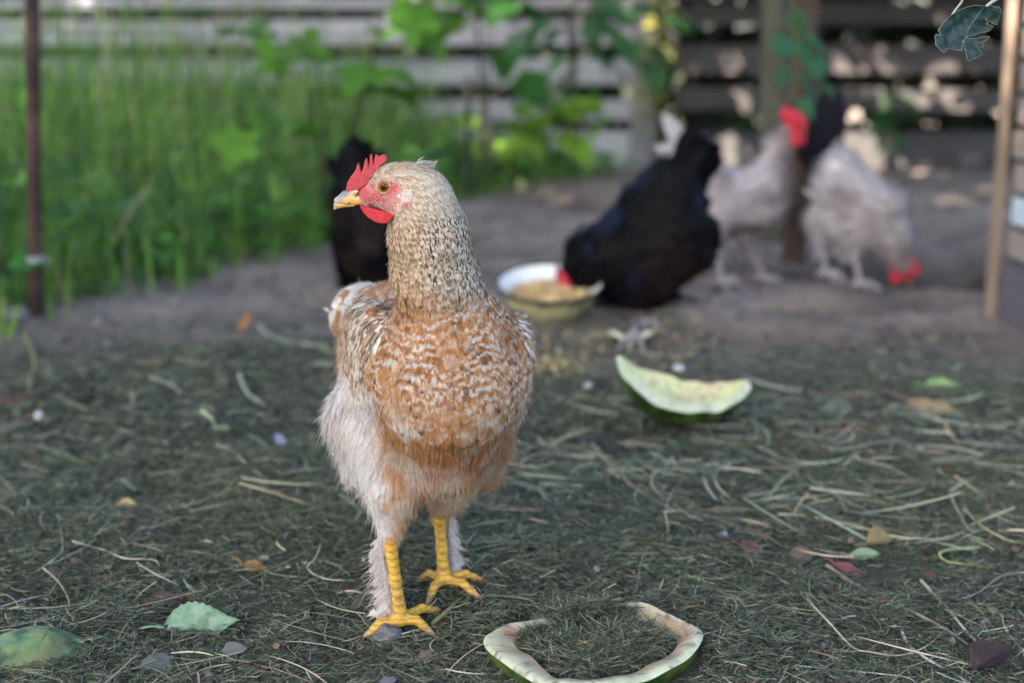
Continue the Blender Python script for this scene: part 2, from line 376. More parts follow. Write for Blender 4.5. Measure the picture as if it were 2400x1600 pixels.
def feathers(P, N, T, L, Wd, rows=7, lift=0.10, curl=0.10, cup=0.18, rag=0.10, seed=1, pointed=0.0):
    """one small cupped vane per point; returns V (n,rows,3,3), faces, u (rows), v (3)"""
    r_ = np.random.default_rng(seed); n = len(P); T = unit(T - N * np.sum(T * N, -1, keepdims=True)); S = np.cross(N, T)
    a = r_.normal(0, 0.16, n)[:, None]; T = unit(T * np.cos(a) + S * np.sin(a)); S = np.cross(N, T)
    u = np.linspace(0, 1, rows); lf = (lift * (1 + r_.normal(0, 0.5, n)))[:, None]
    w0 = np.interp(u, [0, .15, .45, .75, .9, 1], [.45, .8, 1, .95 - .4 * pointed, .7 - .45 * pointed, .22])
    h = lf * u * L[:, None] - curl * u ** 2 * L[:, None]
    C = P[:, None] + T[:, None] * (u * L[:, None])[..., None] + N[:, None] * (h + 0.0006)[..., None]
    wv = Wd[:, None] * w0 * (1 + r_.normal(0, rag, (n, rows)))
    jl = r_.normal(0, rag * 0.22, (n, rows, 2))[..., None] * L[:, None, None, None] * T[:, None, None]
    V = np.empty((n, rows, 3, 3)); V[:, :, 1] = C
    for k, sg in ((0, -1), (2, 1)):
        V[:, :, k] = C + sg * S[:, None] * wv[..., None] / 2 - N[:, None] * (cup * wv / 2)[..., None] + jl[:, :, k // 2]
    b = (np.arange(n) * rows * 3)[:, None, None] + (np.arange(rows - 1) * 3)[None, :, None] + np.arange(2)[None, None]
    F = np.stack([b, b + 1, b + 4, b + 3], -1).reshape(-1, 4)
    return V, F, u
def vane(c, u):
    """colours of feather vanes with the closeness of their barbs (1 at the quill, 0 at rim and tip) as a fourth value"""
    e = np.maximum(np.abs(np.array([-1., 0, 1.]))[None, None] * np.ones(c.shape[:3]), sstep(.72, 1.0, u)[None, :, None] * np.ones(c.shape[:3]))
    return np.concatenate([c, (1 - e)[..., None]], -1).reshape(-1, 4)
def strands(P, N, T, L, wid, k=5, spread=0.5, droop=0.3, seed=3):
    r_ = np.random.default_rng(seed); n = len(P); T = unit(T - N * np.sum(T * N, -1, keepdims=True))
    D = unit(T + N * np.abs(r_.normal(0.25, spread * .6, (n, 1))) + r_.normal(0, spread * .5, (n, 3)))
    u = np.linspace(0, 1, k)[None, :, None]; bend = r_.normal(0, 0.3, (n, 1, 3))
    C = P[:, None] + D[:, None] * u * L[:, None, None] + (bend - np.array([0, 0, droop])) * (u ** 2) * L[:, None, None] * 0.5
    S = unit(np.cross(D, r_.normal(0, 1, (n, 3))))[:, None]
    return C, S, wid * np.array([1, 1, .9, .7, .2])[None, :k] * np.ones((n, 1))

# ------------------------------------------------------------------ the speckled hen
HY = 1.195                                                     # distance of her head's middle plane
def zp(x, y): return 750 + x / 3.92, 330 + y / 3.92              # reading coordinates of a close look at her head
def hw(px, py, y=HY): return W(px, py, y)
def build_hen():
    root = thing('speckled_hen', (-0.07, 1.26, 0.0), 'ginger and cream speckled hen with yellow legs standing upright, head turned in profile', 'hen')
    dB = unit([-0.30, 0.93, -0.05])
    S = Shape()
    S.ell(hw(934, 433), (0.0235, 0.0165, 0.0178), (1, 0, -0.15), flow=(1, 0, -0.10), k=0.006)
    S.cap(hw(925, 442), hw(864, 458), 0.0150, 0.0078, flow=(1, 0.0, -0.05), k=0.006)
    S.cap(hw(930, 468), hw(985, 495), 0.0120, 0.020, flow=(0.9, 0, -0.5), k=0.008)
    S.ell(hw(978, 443), (0.0215, 0.0185, 0.0198), (1, 0, -0.5), flow=(0.8, 0, -0.6), k=0.008)
    n0, n1, n2, n3 = hw(999, 482, 1.198), hw(1004, 548, 1.208), hw(1017, 640, 1.222), hw(1058, 765, 1.240)
    S.cap(n0, n1, 0.0240, 0.0318, flow=(0.12, 0, -1), k=0.014); S.cap(n1, n2, 0.0318, 0.0338, flow=(0.05, 0, -1), k=0.012)
    S.cap(n2, n3, 0.0338, 0.044, flow=(0.05, -0.1, -1), k=0.016)
    tA, tB, tC = W(1052, 862, 1.265), W(965, 815, 1.38), W(858, 745, 1.45)
    S.cap(tA, tB, 0.069, 0.064, flow=(-0.15, 0.5, -0.75), k=0.03); S.cap(tB, tC, 0.062, 0.036, flow=dB + np.array([0, 0, .25]), k=0.03)
    S.cap(W(1042, 915, 1.232), W(1030, 1035, 1.258), 0.063, 0.045, flow=(0, 0.25, -1), k=0.03)
    S.cap(W(1025, 1030, 1.27), W(985, 960, 1.40), 0.048, 0.045, flow=(0, 0.45, -0.9), k=0.025)
    hkL, hkR = W(913, 1262, 1.232), W(1030, 1207, 1.302)
    S.cap(W(885, 970, 1.30), W(918, 1150, 1.245), 0.046, 0.0225, flow=(0.05, -0.15, -1), k=0.02); S.cap(W(918, 1150, 1.245), hkL, 0.0225, 0.0095, flow=(0, 0, -1), k=0.012)
    S.cap(W(840, 1000, 1.315), W(845, 1100, 1.305), 0.030, 0.018, flow=(-0.12, 0.05, -1), k=0.02)
    S.cap(W(1095, 1030, 1.31), W(1052, 1140, 1.302), 0.038, 0.0205, flow=(-0.05, 0, -1), k=0.02); S.cap(W(1052, 1140, 1.302), hkR, 0.0205, 0.0090, flow=(0, 0, -1), k=0.012)
    S.cap(W(1140, 1040, 1.34), W(1140, 1105, 1.345), 0.026, 0.016, flow=(0.12, 0.05, -1), k=0.02)
    WINGS = []                                                  # folded wings swell out of the flanks
    for c0, out, ax, fl, rad in ((W(858, 842, 1.296), (-.93, -.38, 0), (-.28, .88, -.30), (.03, .36, -.90), (.086, .020, .056)),
                                 (W(1180, 884, 1.312), (.97, -.25, 0), (-.16, .86, -.42), (-.10, .36, -.92), (.090, .022, .062))):
        ax = unit(ax); o_ = unit(np.asarray(out) - ax * (np.asarray(out) @ ax)); S.ell(c0, rad, ax, np.cross(ax, o_), fl, k=.013); WINGS.append((S.p[-1][0], c0, o_, ax, np.asarray(fl), rad))
    V, F = S.mesh(0.0023); N = vnormals(V, F)
    onwing = lambda P, q: (WINGS[q][0](P) < .0028) & (((P - WINGS[q][1]) @ WINGS[q][2]) > -.004)
    AB = lambda P: (1200 + (P[..., 0]) * 2640, 400 + (0.402 - P[..., 2]) / 0.000392)    # pattern coordinates on the bird, in front elevation
    ORG, WHT, CRM, TAN, BLK, GRY = map(np.array, ((.350, .170, .072), (.57, .535, .50), (.53, .43, .315), (.40, .25, .13), (.022, .02, .024), (.30, .28, .30)))
    def plum(P, u=None, v=None, rnd=None, wing=False):
        """pigment of the plumage at P; u along the feather, v across it, rnd one random row per feather"""
        A, B = AB(P); z = np.zeros(A.shape); u = z + 0.6 if u is None else u; v = z if v is None else v
        r0 = z + 0.5 if rnd is None else rnd[0]; r1 = z + 0.5 if rnd is None else rnd[1]; r2 = z + 0.5 if rnd is None else rnd[2]
        n1, n2 = vn3(P, 55, 4), vn3(P, 140, 9)
        # head and neck
        nape = sstep(-45, 75, A - (985 + 0.06 * (B - 400)) + 40 * (n1 - .5))
        c = mixc(CRM, TAN, np.clip((1 - .75 * nape) * sstep(430, 580, B) * .95 + .9 * (n2 - .5), 0, 1)); c = mixc(c, WHT, nape * .40)
        bar = 0.5 + 0.5 * np.sin(2 * np.pi * (B / 14.5 + 2.0 * n1 + .55 * r1)); c = mixc(c, WHT, .70 * sstep(.5, .95, bar)); c = mixc(c, TAN * .9, .55 * sstep(.35, .0, bar) * (1 - .5 * nape))
        spot = (r0 < .16 + .62 * nape * sstep(440, 520, B)) * sstep(.42, .55, u) * sstep(.97, .85, u) * (np.abs(v) < .55 + .4 * (r2 - .5)) * sstep(440, 490, B)
        c = mixc(c, mixc(BLK, TAN * .45, r2 > .75), spot * (.75 + .2 * nape))
        # breast
        s = np.sqrt(((A - 955) * .80) ** 2 + (B - 480) ** 2); ph = s / 25.0 + 1.7 * n1 + .50 * r1 + .8 * n2
        bb = 0.5 + 0.5 * np.sin(2 * np.pi * ph); cb = mixc(ORG, ORG * np.array([.60, .50, .42]), sstep(.40, .75, .5 * n2 + .5 * r2)); cb = mixc(cb, WHT * .95,   .72 * sstep(.48, .85, bb) * (.30 + .65 * sstep(.3, .6, vn3(P, 38, 77)) + .2 * r2)); cb = mixc(cb, CRM, .30 * (r0 > .6) * sstep(.5, .9, u))
        soft = vn3(P, 48, 21); low = sstep(860, 960, B)
        cl = mixc(ORG * .95, WHT * .9, sstep(.40, .72, .5 * soft + .5 * vn3(P, 120, 23)) * .85); cl = mixc(cl, ORG * .6, .6 * sstep(.58, .75, vn3(P, 95, 31))); cl = mixc(cl, WHT * .9, .6 * (r0 > .72) * sstep(.55, .9, u))
        cb = mixc(cb, cl, low)
        cb = mixc(cb, mixc(np.array([.30, .135, .055]), WHT * .7, .65 * sstep(.5, .62, soft)), sstep(990, 1050, B))
        cb = mixc(cb, BLK, .8 * (r0 < .06) * sstep(.5, .65, u))
        c = mixc(c, cb, sstep(610, 700, B + 50 * (n1 - .5) - .15 * np.abs(A - 1010)))
        # thighs and drumsticks
        pale = np.array([.50, .485, .50])
        tl = mixc(pale, np.array([.40, .255, .15]), np.clip(sstep(.42, .62, vn3(P, 60, 41)) * .8 + .70 * sstep(1040, 1120, B) * sstep(885, 925, A), 0, 1) * (.25 + .75 * sstep(855, 920, A))); tl = mixc(tl, GRY, .5 * (r0 < .1))
        th = np.maximum(sstep(895, 860, A - .10 * (B - 900)) * sstep(880, 915, B), sstep(1045, 1145, B + 110 * (n1 - .5) + 40 * (n2 - .5)))
        c = mixc(c, tl, th)
        # saddle, seen beside the neck
        sad = sstep(1.33, 1.40, P[..., 1]) * sstep(950, 820, B); c = mixc(c, mixc(WHT, ORG, sstep(.52, .6, n1 + .3 * (r1 - .5))), sad); c = mixc(c, BLK, sad * (r0 < .2) * sstep(.4, .6, u))
        if wing:
            c = mixc(WHT * 1.05, ORG * np.array([.95, .85, .75]), sstep(.54, .66, .55 * n1 + .45 * r1)); c = mixc(c, CRM, .8 * (np.abs(v) > .75))
            c = mixc(c, np.array([.22, .11, .06]), .8 * (r0 > .74) * sstep(.4, .7, u) * (np.abs(v) < .7))
            c = mixc(c, BLK, .95 * (r0 < .44) * sstep(.30, .42, u) * sstep(1.0, .88, u) * (np.abs(v + .6 * (r2 - .5)) < .62))
        return c
    def facemask(P):
        A = (P[..., 0] * 2725) + 1200; d = sd_poly(P[..., 0], P[..., 2], FACEP); return d
    FACEP = [tuple(hw(*q, 1.183)[[0, 2]]) for q in ((818, 446), (857, 432), (866, 424), (888, 421), (923, 417), (939, 430), (946, 440), (962, 437), (971, 450), (968, 480), (951, 491),
             (934, 500), (913, 500), (888, 490), (862, 486), (846, 484), (842, 462), (818, 455))]
    body = obj('body', mesh_np(V, F, plum(V) * .8), M_FEATHER, root)
    def size(P):
        A, B = AB(P); L = np.interp(B, [380, 450, 520, 640, 760, 900, 1010, 1120, 1260], [.0048, .0058, .0075, .0095, .0120, .0142, .0150, .0125, .0075])
        return L
    Pf, Nf = scatter(V, F, N, lambda P: np.where((P[:, 1] > 1.40) & (P[:, 2] < .2), 0.016, size(P) * .30), 150000, 5)
    wm = onwing(Pf, 0) | onwing(Pf, 1); Pf, Nf = Pf[~wm], Nf[~wm]
    fm = facemask(Pf); ok = ~((fm < -.0012) & (np.abs(Pf[:, 1] - HY) < .03)); Pf, Nf = Pf[ok], Nf[ok]
    bk = hw(845, 462); ok = np.linalg.norm(Pf - bk, axis=1) > .011; Pf, Nf = Pf[ok], Nf[ok]
    Tf = S.flow(Pf); r_ = np.random.default_rng(11); n = len(Pf); Lf = size(Pf) * np.exp(r_.normal(0, .12, n)); A, B = AB(Pf)
    Wf = Lf * np.interp(B, [380, 520, 640, 760, 1000], [.42, .44, .52, .62, .62])
    VV, FF, u = feathers(Pf, Nf, Tf, Lf, Wf, rows=8, lift=.17 - .10 * sstep(620, 760, B), curl=.10, rag=.16, seed=12)
    rn = r_.random((3, n, 1, 1)); uu = np.broadcast_to(u[None, :, None], VV.shape[:3]); vv = np.broadcast_to(np.array([-1., 0, 1.])[None, None], VV.shape[:3])
    cc = plum(VV, uu, vv, rn); cc = cc * np.exp(r_.normal(0, .06, (n, 1, 1, 1)))
    mb = MB(); mb.add(VV, FF, vane(cc, u))
    # downy strands over thighs, belly and along the outline
    Ps, Ns = scatter(V, F, N, lambda P: np.where(AB(P)[1] > 930, .0019, np.where(AB(P)[1] > 640, .0029, .0030)), 190000, 6)
    fm = facemask(Ps); ok = ~((fm < -.0016) & (np.abs(Ps[:, 1] - HY) < .03)) & (np.linalg.norm(Ps - bk, axis=1) > .012); Ps, Ns = Ps[ok], Ns[ok]
    A, B = AB(Ps); L = np.interp(B, [400, 640, 850, 950, 1050, 1160, 1270], [.0042, .0065, .0075, .0105, .0125, .0110, .0065]) * np.exp(np.random.default_rng(2).normal(0, .3, len(Ps)))
    C, Sd, wd = strands(Ps, Ns, S.flow(Ps), L, .00040, spread=.26, droop=.12)
    cs = plum(C, None, None, np.random.default_rng(4).random((3, len(Ps), 1))) * 1.05; V2, F2, _ = ribbons(C, Sd, wd, cs); mb.add(V2, F2, np.repeat(cs.reshape(-1, 3), 2, 0))
    r5 = np.random.default_rng(44); q = 46; Pq = np.stack([hw(965 + 45 * t, 384 + 9 * t, HY) for t in r5.random(q)]) + r5.normal(0, 1, (q, 3)) * [.001, .006, .001]; Tq = unit(np.array([.75, 0, .35]) + r5.normal(0, .22, (q, 3))); Lq = .0068 * np.exp(r5.normal(0, .25, q))
    VV, FF, u = feathers(Pq, np.broadcast_to(np.array([-.3, -.3, 1.]), Pq.shape) / 1.09, Tq, Lq, Lq * .30, rows=6, lift=.2, curl=.1, rag=.2, seed=45, pointed=.5); cq = mixc(WHT, TAN, sstep(.5, .8, r5.random((q, 1, 1)) * np.ones(VV.shape[:3]))); cq = mixc(cq, BLK, .6 * (r5.random((q, 1, 1)) < .2) * sstep(.5, .8, u)[None, :, None] * np.ones(VV.shape[:3])); mb.add(VV, FF, vane(cq, u))
    pl = obj('plumage', mb.mesh(), M_FEATHER, root)
    # the wings' own feathers: coverts over the swelling, quills along its lower edge
    for q_, (wf, c0, o_, ax, fl, rad) in enumerate(WINGS):
        m2 = MB(); Pw, Nw2 = scatter(V, F, N, lambda P: np.where(onwing(P, q_), .0040, -1.0), 120000, 8 + q_); nw = len(Pw); Lw = .0165 * np.exp(r_.normal(0, .18, nw))
        VV, FF, u = feathers(Pw, Nw2, S.flow(Pw), Lw, Lw * .42, rows=8, lift=.04, curl=.12, rag=.14, seed=17)
        uu = np.broadcast_to(u[None, :, None], VV.shape[:3]); vv = np.broadcast_to(np.array([-1., 0, 1.])[None, None], VV.shape[:3])
        cw = plum(VV, uu, vv, r_.random((3, nw, 1, 1)), wing=True) * np.exp(r_.normal(0, .10, (nw, 1, 1, 1))); m2.add(VV, FF, vane(cw, u))
        kk_ = r_.random(nw) < .3; C, Sd, wd = strands(Pw[kk_], Nw2[kk_], S.flow(Pw[kk_]), np.full(kk_.sum(), .008), .0004, spread=.25, droop=.1); cs = plum(C, None, None, r_.random((3, kk_.sum(), 1)), wing=True); V2, F2, _ = ribbons(C, Sd, wd, cs); m2.add(V2, F2, np.repeat(cs.reshape(-1, 3), 2, 0))
        # the long quills closing the lower edge
        q = 11; t = np.linspace(-.05, .95, q)[:, None]; Pq = c0 + ax * rad[0] * t - np.array([0, 0, 1]) * (rad[2] * .55 * np.sqrt(np.clip(1 - t ** 2, .1, 1))) + o_ * rad[1] * .35
        Lq = np.full(q, .046); VV, FF, u = feathers(Pq, np.broadcast_to(o_, Pq.shape), np.broadcast_to(unit(np.asarray(fl) + .5 * ax), Pq.shape).copy(), Lq, Lq * .24, rows=12, lift=.02, curl=.06, rag=.06, seed=19)
        uu = np.broadcast_to(u[None, :, None], VV.shape[:3]); vv = np.broadcast_to(np.array([-1., 0, 1.])[None, None], VV.shape[:3])
        cq = mixc(ORG * .8, WHT, sstep(.45, .55, vn3(VV, 90, 3))); cq = mixc(cq, BLK, .8 * sstep(.6, .7, vn3(VV, 70, 8))); m2.add(VV, FF, vane(cq, u))
        obj('wing', m2.mesh(), M_FEATHER, root)
    # short tail
    m3 = MB(); q = 26; a = np.linspace(-1, 1, q); Pq = tC + np.outer(a, [.028, .010, 0]) + r_.normal(0, .006, (q, 3)); Lq = .015 * np.exp(r_.normal(0, .15, q))
    Tq = unit(np.array([-.45, .75, .55]) + np.outer(a, [.25, .1, -.1])); Nq = unit(np.cross(np.cross(Tq, [0, -.4, 1.0]), Tq))
    VV, FF, u = feathers(Pq, Nq, Tq, Lq, Lq * .36, rows=10, lift=.05, curl=.25, rag=.08, seed=23); cq = mixc(WHT, ORG, sstep(.5, .6, vn3(VV, 70, 5))); cq = mixc(cq, BLK, .7 * sstep(.62, .7, vn3(VV, 60, 6)))
    m3.add(VV, FF, vane(cq, u)); obj('tail', m3.mesh(), M_FEATHER, root)
    # bare red face
    H = Shape(); H.p = S.p[:6]
    def ff(P):
        d = H.f(P) - .0008; return np.maximum(d, sd_poly(P[..., 0], P[..., 2], FACEP) * .8)
    lo = hw(812, 505) - [0, .03, 0]; hi = hw(975, 412) + [0, .03, 0]; Vf, Ff = outward(*surface_nets(ff, lo, hi, .0009))
    px = lambda P: (1200 + (P[:, 0]) * FPX / (1.183 * CP + (.515 - P[:, 2]) * SP), P[:, 2])
    gp = lambda x, y: hw(*zp(x, y), 1.183)[[0, 2]]
    dd = lambda x, y: np.hypot(Vf[:, 0] - gp(x, y)[0], Vf[:, 2] - gp(x, y)[1]) * 2720 * 3.92
    xzf = lambda Q: (Q[:, 0] - gp(0, 0)[0]) * 2720 * 3.92
    fc = np.broadcast_to(np.array([.47, .10, .115]), Vf.shape).copy()
    fc = mixc(fc, (.58, .30, .30), .85 * sstep(235, 80, dd(745, 575)) * (.5 + .6 * vn3(Vf, 500, 3)))
    fc = mixc(fc, (.60, .40, .34), .85 * sstep(190, 70, dd(520, 320)) * (.4 + vn3(Vf, 600, 8)))
    fc = mixc(fc, (.66, .58, .56), .95 * sstep(98, 62, dd(792, 470))); fc = mixc(fc, (.66, .55, .52), .6 * sstep(80, 40, dd(760, 620)))
    fc = mixc(fc, (.48, .04, .06), .9 * sstep(42, 22, dd(800, 598))); fc = mixc(fc, (.36, .045, .055), .7 * sstep(85, 65, dd(610, 405)))
    fc = mixc(fc, (.30, .04, .05), .7 * sstep(40, 15, dd(480, 410))); fc = mixc(fc, (.50, .07, .085), .7 * sstep(80, 40, dd(720, 420)))
    edge = sd_poly(Vf[:, 0], Vf[:, 2], FACEP) + .0016 * (vn3(Vf, 420, 6) - .5); fc = mixc(fc, (.56, .42, .36), .8 * sstep(-.0026, -.0006, edge) * (xzf(Vf) > 430))
    mb = MB(); mb.add(Vf, Ff, fc)
    Nf2 = vnormals(Vf, Ff); k = np.random.default_rng(3).choice(len(Vf), min(3400, len(Vf)), replace=False); k = k[np.abs(Nf2[k][:, 1]) > .3]
    xz = (Vf[k][:, 0] - gp(0, 0)[0]) * 2720 * 3.92, -(Vf[k][:, 2] - gp(0, 0)[1]) * 2720 * 3.92
    rk = np.random.default_rng(8).random(len(k)); k = k[((xz[1] > 520) & (rk < .55)) | ((xz[0] > 690) & (rk < .9)) | ((xz[1] < 385) & (xz[0] > 420)) | ((xz[0] > 380) & (rk < .12) & (np.hypot(xz[0] - 608, xz[1] - 405) > 90))]
    C, Sd, wd = strands(Vf[k], Nf2[k], np.broadcast_to(unit([.8, -.1, -.5]), (len(k), 3)).copy(), np.full(len(k), .0036), .00034, spread=.28, droop=.1)
    V2, F2, c2 = ribbons(C, Sd, wd, pick([(.64, .54, .50), (.62, .40, .36), (.55, .43, .30)], [.5, .3, .2], len(k), .1)); mb.add(V2, F2, c2)
    obj('face', mb.mesh(), M_SKIN, root)
    # comb, wattles: fleshy plates with rounded rims
    def plate(name, poly, y0, t, h, col, lean=0.0, mat=M_COMB):
        pl_ = [tuple(hw(*q, HY)[[0, 2]]) for q in poly]; P = np.array(pl_); zc = P[:, 1].min()
        def f(Q):
            d = sd_poly(Q[..., 0], Q[..., 2], pl_) + .0010; tt = t * np.clip(1.15 - 9 * (Q[..., 2] - zc), .55, 1.2); yy = np.abs(Q[..., 1] - y0 - lean * (Q[..., 2] - zc)) - tt + .0012
            return np.hypot(np.maximum(d, 0), np.maximum(yy, 0)) + np.minimum(np.maximum(d, yy), 0) - .0012
        lo = np.array([P[:, 0].min() - .004, y0 - .014, P[:, 1].min() - .004]); hi = np.array([P[:, 0].max() + .004, y0 + .014, P[:, 1].max() + .004])
        Vp, Fp = outward(*surface_nets(f, lo, hi, h)); cp = np.asarray(col) * (.85 + .3 * vn3(Vp, 350, 2))[:, None]
        return obj(name, mesh_np(Vp, Fp, cp), mat, root)
    CMB = [(812, 447), (815, 428), (824, 413), (834, 400), (838, 389), (841, 381), (844, 392), (848, 405), (853, 392), (856, 377), (860, 370), (863, 380), (866, 399), (868, 375), (869, 361), (873, 363), (875, 378), (877, 390),
           (879, 371), (882, 361), (889, 367), (894, 364), (901, 362), (906, 365), (908, 373), (903, 381), (892, 388), (884, 398), (875, 408), (868, 420), (862, 430), (848, 440), (830, 452), (816, 455)]
    plate('comb', CMB, HY, .0032, .0006, (.46, .055, .070), lean=-.06)
    WTL = [zp(*q) for q in ((380, 585), (440, 590), (520, 615), (610, 640), (690, 665), (665, 712), (625, 740), (578, 748), (520, 732), (455, 692), (412, 645))]
    plate('wattle', WTL, HY - .009, .0024, .0008, (.55, .030, .042), lean=-.1)
    plate('wattle', [(x - 7, y + 1) for x, y in WTL], HY + .008, .0024, .0010, (.50, .028, .040), lean=.1)
    # beak
    Bk = Shape(); q = lambda x, y, dy=0: hw(*zp(x, y)) + np.array([0, dy, 0])
    Bk.cap(q(490, 556), q(335, 542), .0016, .0044, k=.004); Bk.cap(q(335, 542), q(245, 534), .0044, .0060, k=.004); Bk.cap(q(245, 534), q(175, 568), .0060, .0042, k=.004); Bk.cap(q(175, 568), q(128, 632), .0042, .0006, k=.003)
    for sg in (-1, 1): Bk.cap(q(275, 482, sg * .0028), q(345, 462, sg * .0040), .0026, .0014, k=.0015)
    f0 = Bk.f
    def fb(P):
        P2 = P.copy(); P2[..., 1] = HY + (P[..., 1] - HY) / .82; d = f0(P2) * .85
        gape = np.hypot((P[..., 2] - (q(300, 588)[2] + (P[..., 0] - q(300, 588)[0]) * -.12)), 0 * d); return np.where(gape < .0007, d + .0008, d)
    lo = q(110, 650) - [0, .012, 0]; hi = q(520, 430) + [0, .012, 0]; Vb, Fb = outward(*surface_nets(fb, lo, hi, .0008))
    xz = (Vb[:, 0] - q(0, 0)[0]) * 2690 * 3.92, -(Vb[:, 2] - q(0, 0)[2]) * 2690 * 3.92
    bc = np.broadcast_to(np.array([.62, .40, .11]), Vb.shape).copy(); bc = mixc(bc, (.60, .44, .22), sstep(530, 480, xz[1]))
    horn = sstep(-12, 22, (545 - (xz[0] - 165) * .78) - xz[1]) * sstep(275, 245, xz[0]); bc = mixc(bc, (.17, .17, .24), .85 * horn); bc = mixc(bc, (.42, .36, .26), .6 * sstep(175, 130, xz[0]))
    for x, y, rr in ((250, 546, 8), (316, 567, 9), (320, 576, 7)): bc = mixc(bc, (.05, .035, .03), sstep(rr + 5, rr - 3, np.hypot(xz[0] - x, xz[1] - y)))
    for t in np.linspace(0, 1, 7): bc = mixc(bc, (.13, .05, .03), sstep(11, 5, np.hypot(xz[0] - (300 + 45 * t), xz[1] - (486 - 22 * t))))
    obj('beak', mesh_np(Vb, Fb, bc), M_HORN, root)
    # eyes
    for sg in (-1, 1):
        c = hw(904.5, 434) + np.array([0, sg * .0145, 0]); mb = MB(); rr = np.concatenate([np.linspace(0.00005, .0054, 40)]); pr = [(r, .0030 * math.sqrt(max(0, 1 - (r / .0066) ** 2))) for r in rr]
        cc = np.repeat([(.004, .004, .004) if r < .00245 else ((.16, .055, .012) if r < .0040 else ((.24, .10, .022) if r < .0046 else (.035, .015, .008))) for r in rr], 40, 0)
        Mx = Matrix.Translation(Vector(c)) @ Vector((-.12, sg, .06)).to_track_quat('Z', 'Y').to_matrix().to_4x4(); mb.lathe(pr, 40, cc, Mx)
        eye = obj('eye', mb.mesh(), M_EYE, root)
        mb = MB(); pr = [(.0053 + .00085 * math.cos(a), .0018 + .0009 * math.sin(a)) for a in np.linspace(0, 2 * math.pi, 10)]; mb.lathe(pr, 40, (.46, .27, .13), Mx); obj('eyelid', mb.mesh(), M_SKIN, eye)
    # legs: scaly yellow shanks, four toes each, claws
    def leg(hk, ank, toes, clawlen=.009):
        L = Shape(); L.cap(hk, hk * .45 + ank * .55, .0066, .0050, k=.003); L.cap(hk * .45 + ank * .55, ank, .0050, .0064, k=.004)
        tips = []
        for tp in toes:
            tp = np.asarray(tp); mid = ank * .42 + tp * .58; mid[2] = max(mid[2], tp[2]) + .0042; a0 = ank + np.array([0, 0, -.003])
            L.cap(a0, mid, .0052, .0038, k=.003); knk = mid * .55 + tp * .45; L.cap(mid, knk, .0043, .0034, k=.0012); L.cap(knk, tp, .0040, .0026, k=.0010); tips.append((mid, tp))
        Vl, Fl = L.mesh(.0011); cl = mixc((.56, .345, .035), (.46, .25, .045), vn3(Vl, 130, 3)); g_ = gh(Vl[:, 0], Vl[:, 1])
        cl = mixc(cl, (.40, .235, .10), .75 * sstep(.022, .004, Vl[:, 2] - g_) * (.4 + .8 * vn3(Vl, 210, 8)))
        ring = .5 + .5 * np.sin(2 * np.pi * Vl[:, 2] / .0044 + 2.5 * vn3(Vl, 90, 5)); cl = cl * (1 - .42 * sstep(.40, .0, ring))[:, None]; cl = cl * (.80 + .4 * vn3(Vl, 520, 17))[:, None]; cl = mixc(cl, (.17, .125, .08), .65 * sstep(.60, .78, .5 * vn3(Vl, 160, 21) + .5 * vn3(Vl, 480, 22)) * sstep(.07, .02, Vl[:, 2] - g_))
        o = obj('leg', mesh_np(Vl, Fl, cl), M_SCALE, root)
        for mid, tp in tips:
            d = unit(tp - mid); mc = MB(); mc.tube(catmull([tp - d * .002 + [0, 0, .001], tp + d * clawlen * .5 + [0, 0, .0008], tp + d * clawlen + [0, 0, -.003]], 7), np.linspace(.0026, .0005, 7), 8, (.34, .20, .12)); obj('claw', mc.mesh(), M_HORN, o)
    aL, aR = G(938, 1442, .020), G(1040, 1347, .020)
    leg(hkL, aL, [G(1024, 1430, .007), G(1006, 1478, .007), G(862, 1486, .007), aL + [-.018, .035, -.012]])
    leg(hkR, aR, [G(1130, 1360, .007), G(1118, 1396, .007), G(1004, 1408, .007), G(984, 1358, .007)])
    # feathered outer side of the shanks
    m4 = MB(); r4 = np.random.default_rng(31)
    for hk, ak, side, nn, low in ((hkL, aL, np.array([-1, -.15, 0]), 420, .22), (hkR, aR, np.array([1, .3, 0]), 220, .02)):
        t = r4.random(nn) ** .8; Pq = hk + (ak - hk) * t[:, None] + side * (.006 + .0035 * r4.random(nn))[:, None] + np.array([0, .004, 0])
        dr = unit(side * .35 + r4.normal(0, .22, (nn, 3)) + np.array([0, .1, -1.0])); dr[t > .72] = unit(dr[t > .72] + side * 1.1 + [0, 0, .35])
        Lq = .017 * np.exp(r4.normal(0, .25, nn)); VV, FF, u = feathers(Pq, np.broadcast_to(unit(side + np.array([0, -.6, 0])), Pq.shape), dr, Lq, Lq * .34, rows=6, lift=.15, curl=.05, rag=.35, seed=33, pointed=.7)
        cq = mixc((.52, .49, .49), (.40, .37, .37), r4.random((nn, 1, 1)) * np.ones(VV.shape[:3])); m4.add(VV, FF, vane(cq, u))
        C, Sd, wd = strands(np.repeat(Pq, 3, 0), np.broadcast_to(unit(side), (nn * 3, 3)).copy(), np.repeat(dr, 3, 0), .013 * np.exp(r4.normal(0, .4, nn * 3)), .00045, spread=.75); V2, F2, c2 = ribbons(C, Sd, wd, np.broadcast_to(np.array([.55, .48, .46]), (nn * 3, 3))); m4.add(V2, F2, c2)
    obj('shank_feathers', m4.mesh(), M_FEATHER, root)
M_EYE = vmat('eye', 0.06, 0.10)
build_hen()

